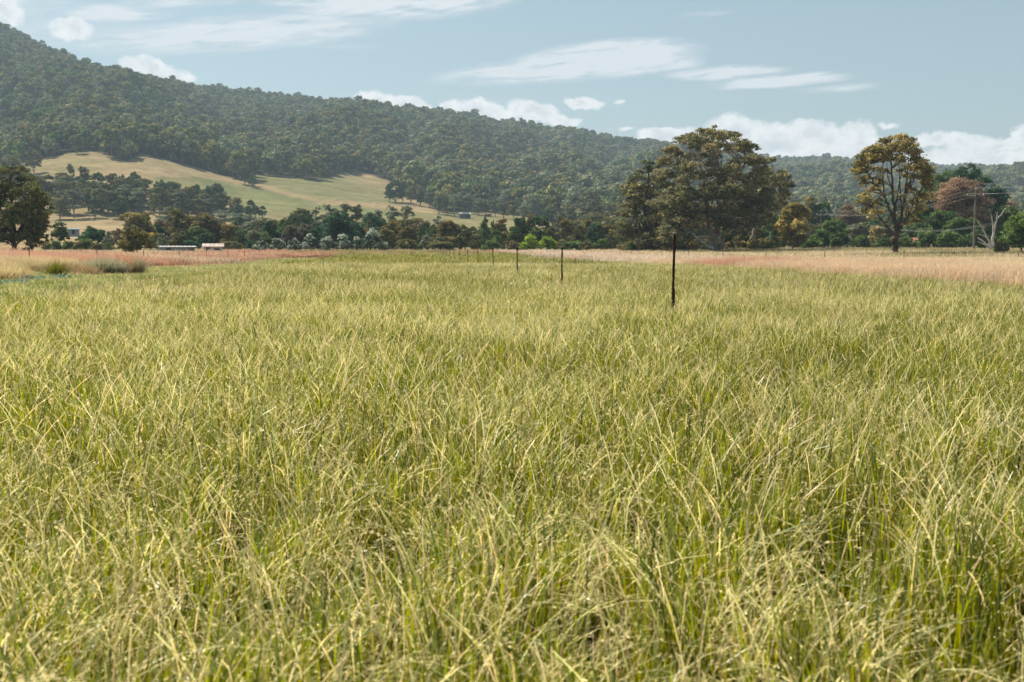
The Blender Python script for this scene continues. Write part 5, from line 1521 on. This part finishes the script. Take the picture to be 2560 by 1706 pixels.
house(533, 206, 3.1, 3, 1.3, .5, M_WALLW, M_ROOFP, 'small white building with pinkish corrugated roof behind the left fence', .0, 'shed', [('door', -.9, .6, .6, 1.1), ('window', .6, .8, 1.0, .35)], SHZ(533, 206, 609.5, 1.8), 'small_house')
house(185, 330, 3.0, 3, 1.4, .3, M_WALLB, M_WALLB, 'small bluish shed beyond the dark upright tree on the left', .0, 'shed', [('door', 0, .6, .8, 1.1)], 2.2, 'shed')
house(2268, 244, 3.4, 4, 2.1, 1.2, M_WALLW, M_ROOFR, 'house with terracotta roof glimpsed right of the lone tree trunk', .1, 'house', [('window', 0, 1.2, .9, .9)], SHZ(2268, 244, 595, 3.3))
house(1162, 655, 6.2, 4, 2.4, .8, M_WALLD, M_ROOFW, 'tin shed with pale roof on the far green paddock', .15, 'shed', [('door', 1, 1, 1.6, 2)], 0, 'shed')
house(1220, 690, 4.2, 3, 1.6, .4, simple_mat('brown_wall', (.26, .13, .09), .9), simple_mat('brown_roof', (.30, .15, .11), .8), 'small brown shed right of the pale roofed tin shed', .1, 'shed', [('door', 0, .7, .9, 1.3)], 0, 'shed')
def tank(px, r, label):
    x, y, z = place(px, r); e = empty('water_tank', (x, y, z)); tag(e, label, 'water tank')
    v, f = lathe([(.001, 0), (1.0, 0), (1.0, 1.3), (1.02, 1.35)], 18); mesh_obj('tank_body', v, f, M_WALLD, e, smooth=True)
    v, f = lathe([(1.05, 1.33), (1.05, 1.42), (.5, 1.75), (.001, 1.85)], 18); mesh_obj('lid', v, f, M_ROOFW, e, smooth=True)
tank(939, 715, 'small round water tank with white lid alone on the hill paddock')
# far rail fence on the paddock
def rail_fence(pa, pb, r, label):
    a = np.array(place(pa, r)); b = np.array(place(pb, r)); e = empty('rail_fence', tuple(a)); tag(e, label, 'fence')
    n = 9
    for k in range(n):
        c = a + (b - a) * k / (n - 1); c[2] = gz(c[0], c[1]); mesh_obj('post', *box(c[0] - a[0], c[1] - a[1], c[2] - a[2] + .6, .18, .18, 1.4), M_POLE, e)
    for h in (.6, 1.15):
        P = [a + (b - a) * k / 12 for k in range(13)]; P = np.array([(p[0] - a[0], p[1] - a[1], gz(p[0], p[1]) - a[2] + h) for p in P]); v, f = tube(P, [.06] * 13, 4); mesh_obj('rail', v, f, M_POLE, e)
rail_fence(1176, 1204, 480, 'grey rail fence on the far green paddock left of the cypress')

# ------------------------------------------------------------------ haze
def build_haze():
    m, N, L = new_mat('air')
    o = N.new('ShaderNodeOutputMaterial'); v = N.new('ShaderNodeVolumePrincipled')
    v.inputs['Color'].default_value = (.60, .81, 1.0, 1); v.inputs['Density'].default_value = HAZE; v.inputs['Anisotropy'].default_value = 0
    L.new(v.outputs[0], o.inputs['Volume'])
    V, F = box(200, 700, 250, 15000, 9000, 900)
    V = box(0, 1200, 0, 5200, 3200, 1)[0]; V[:, 2] = np.where(V[:, 2] < 0, -75, 470)
    ob = mesh_obj('haze', V, F, m); tag(ob, 'pale blue haze of the valley air', kind='stuff')
HAZE = 0.00021
build_haze()
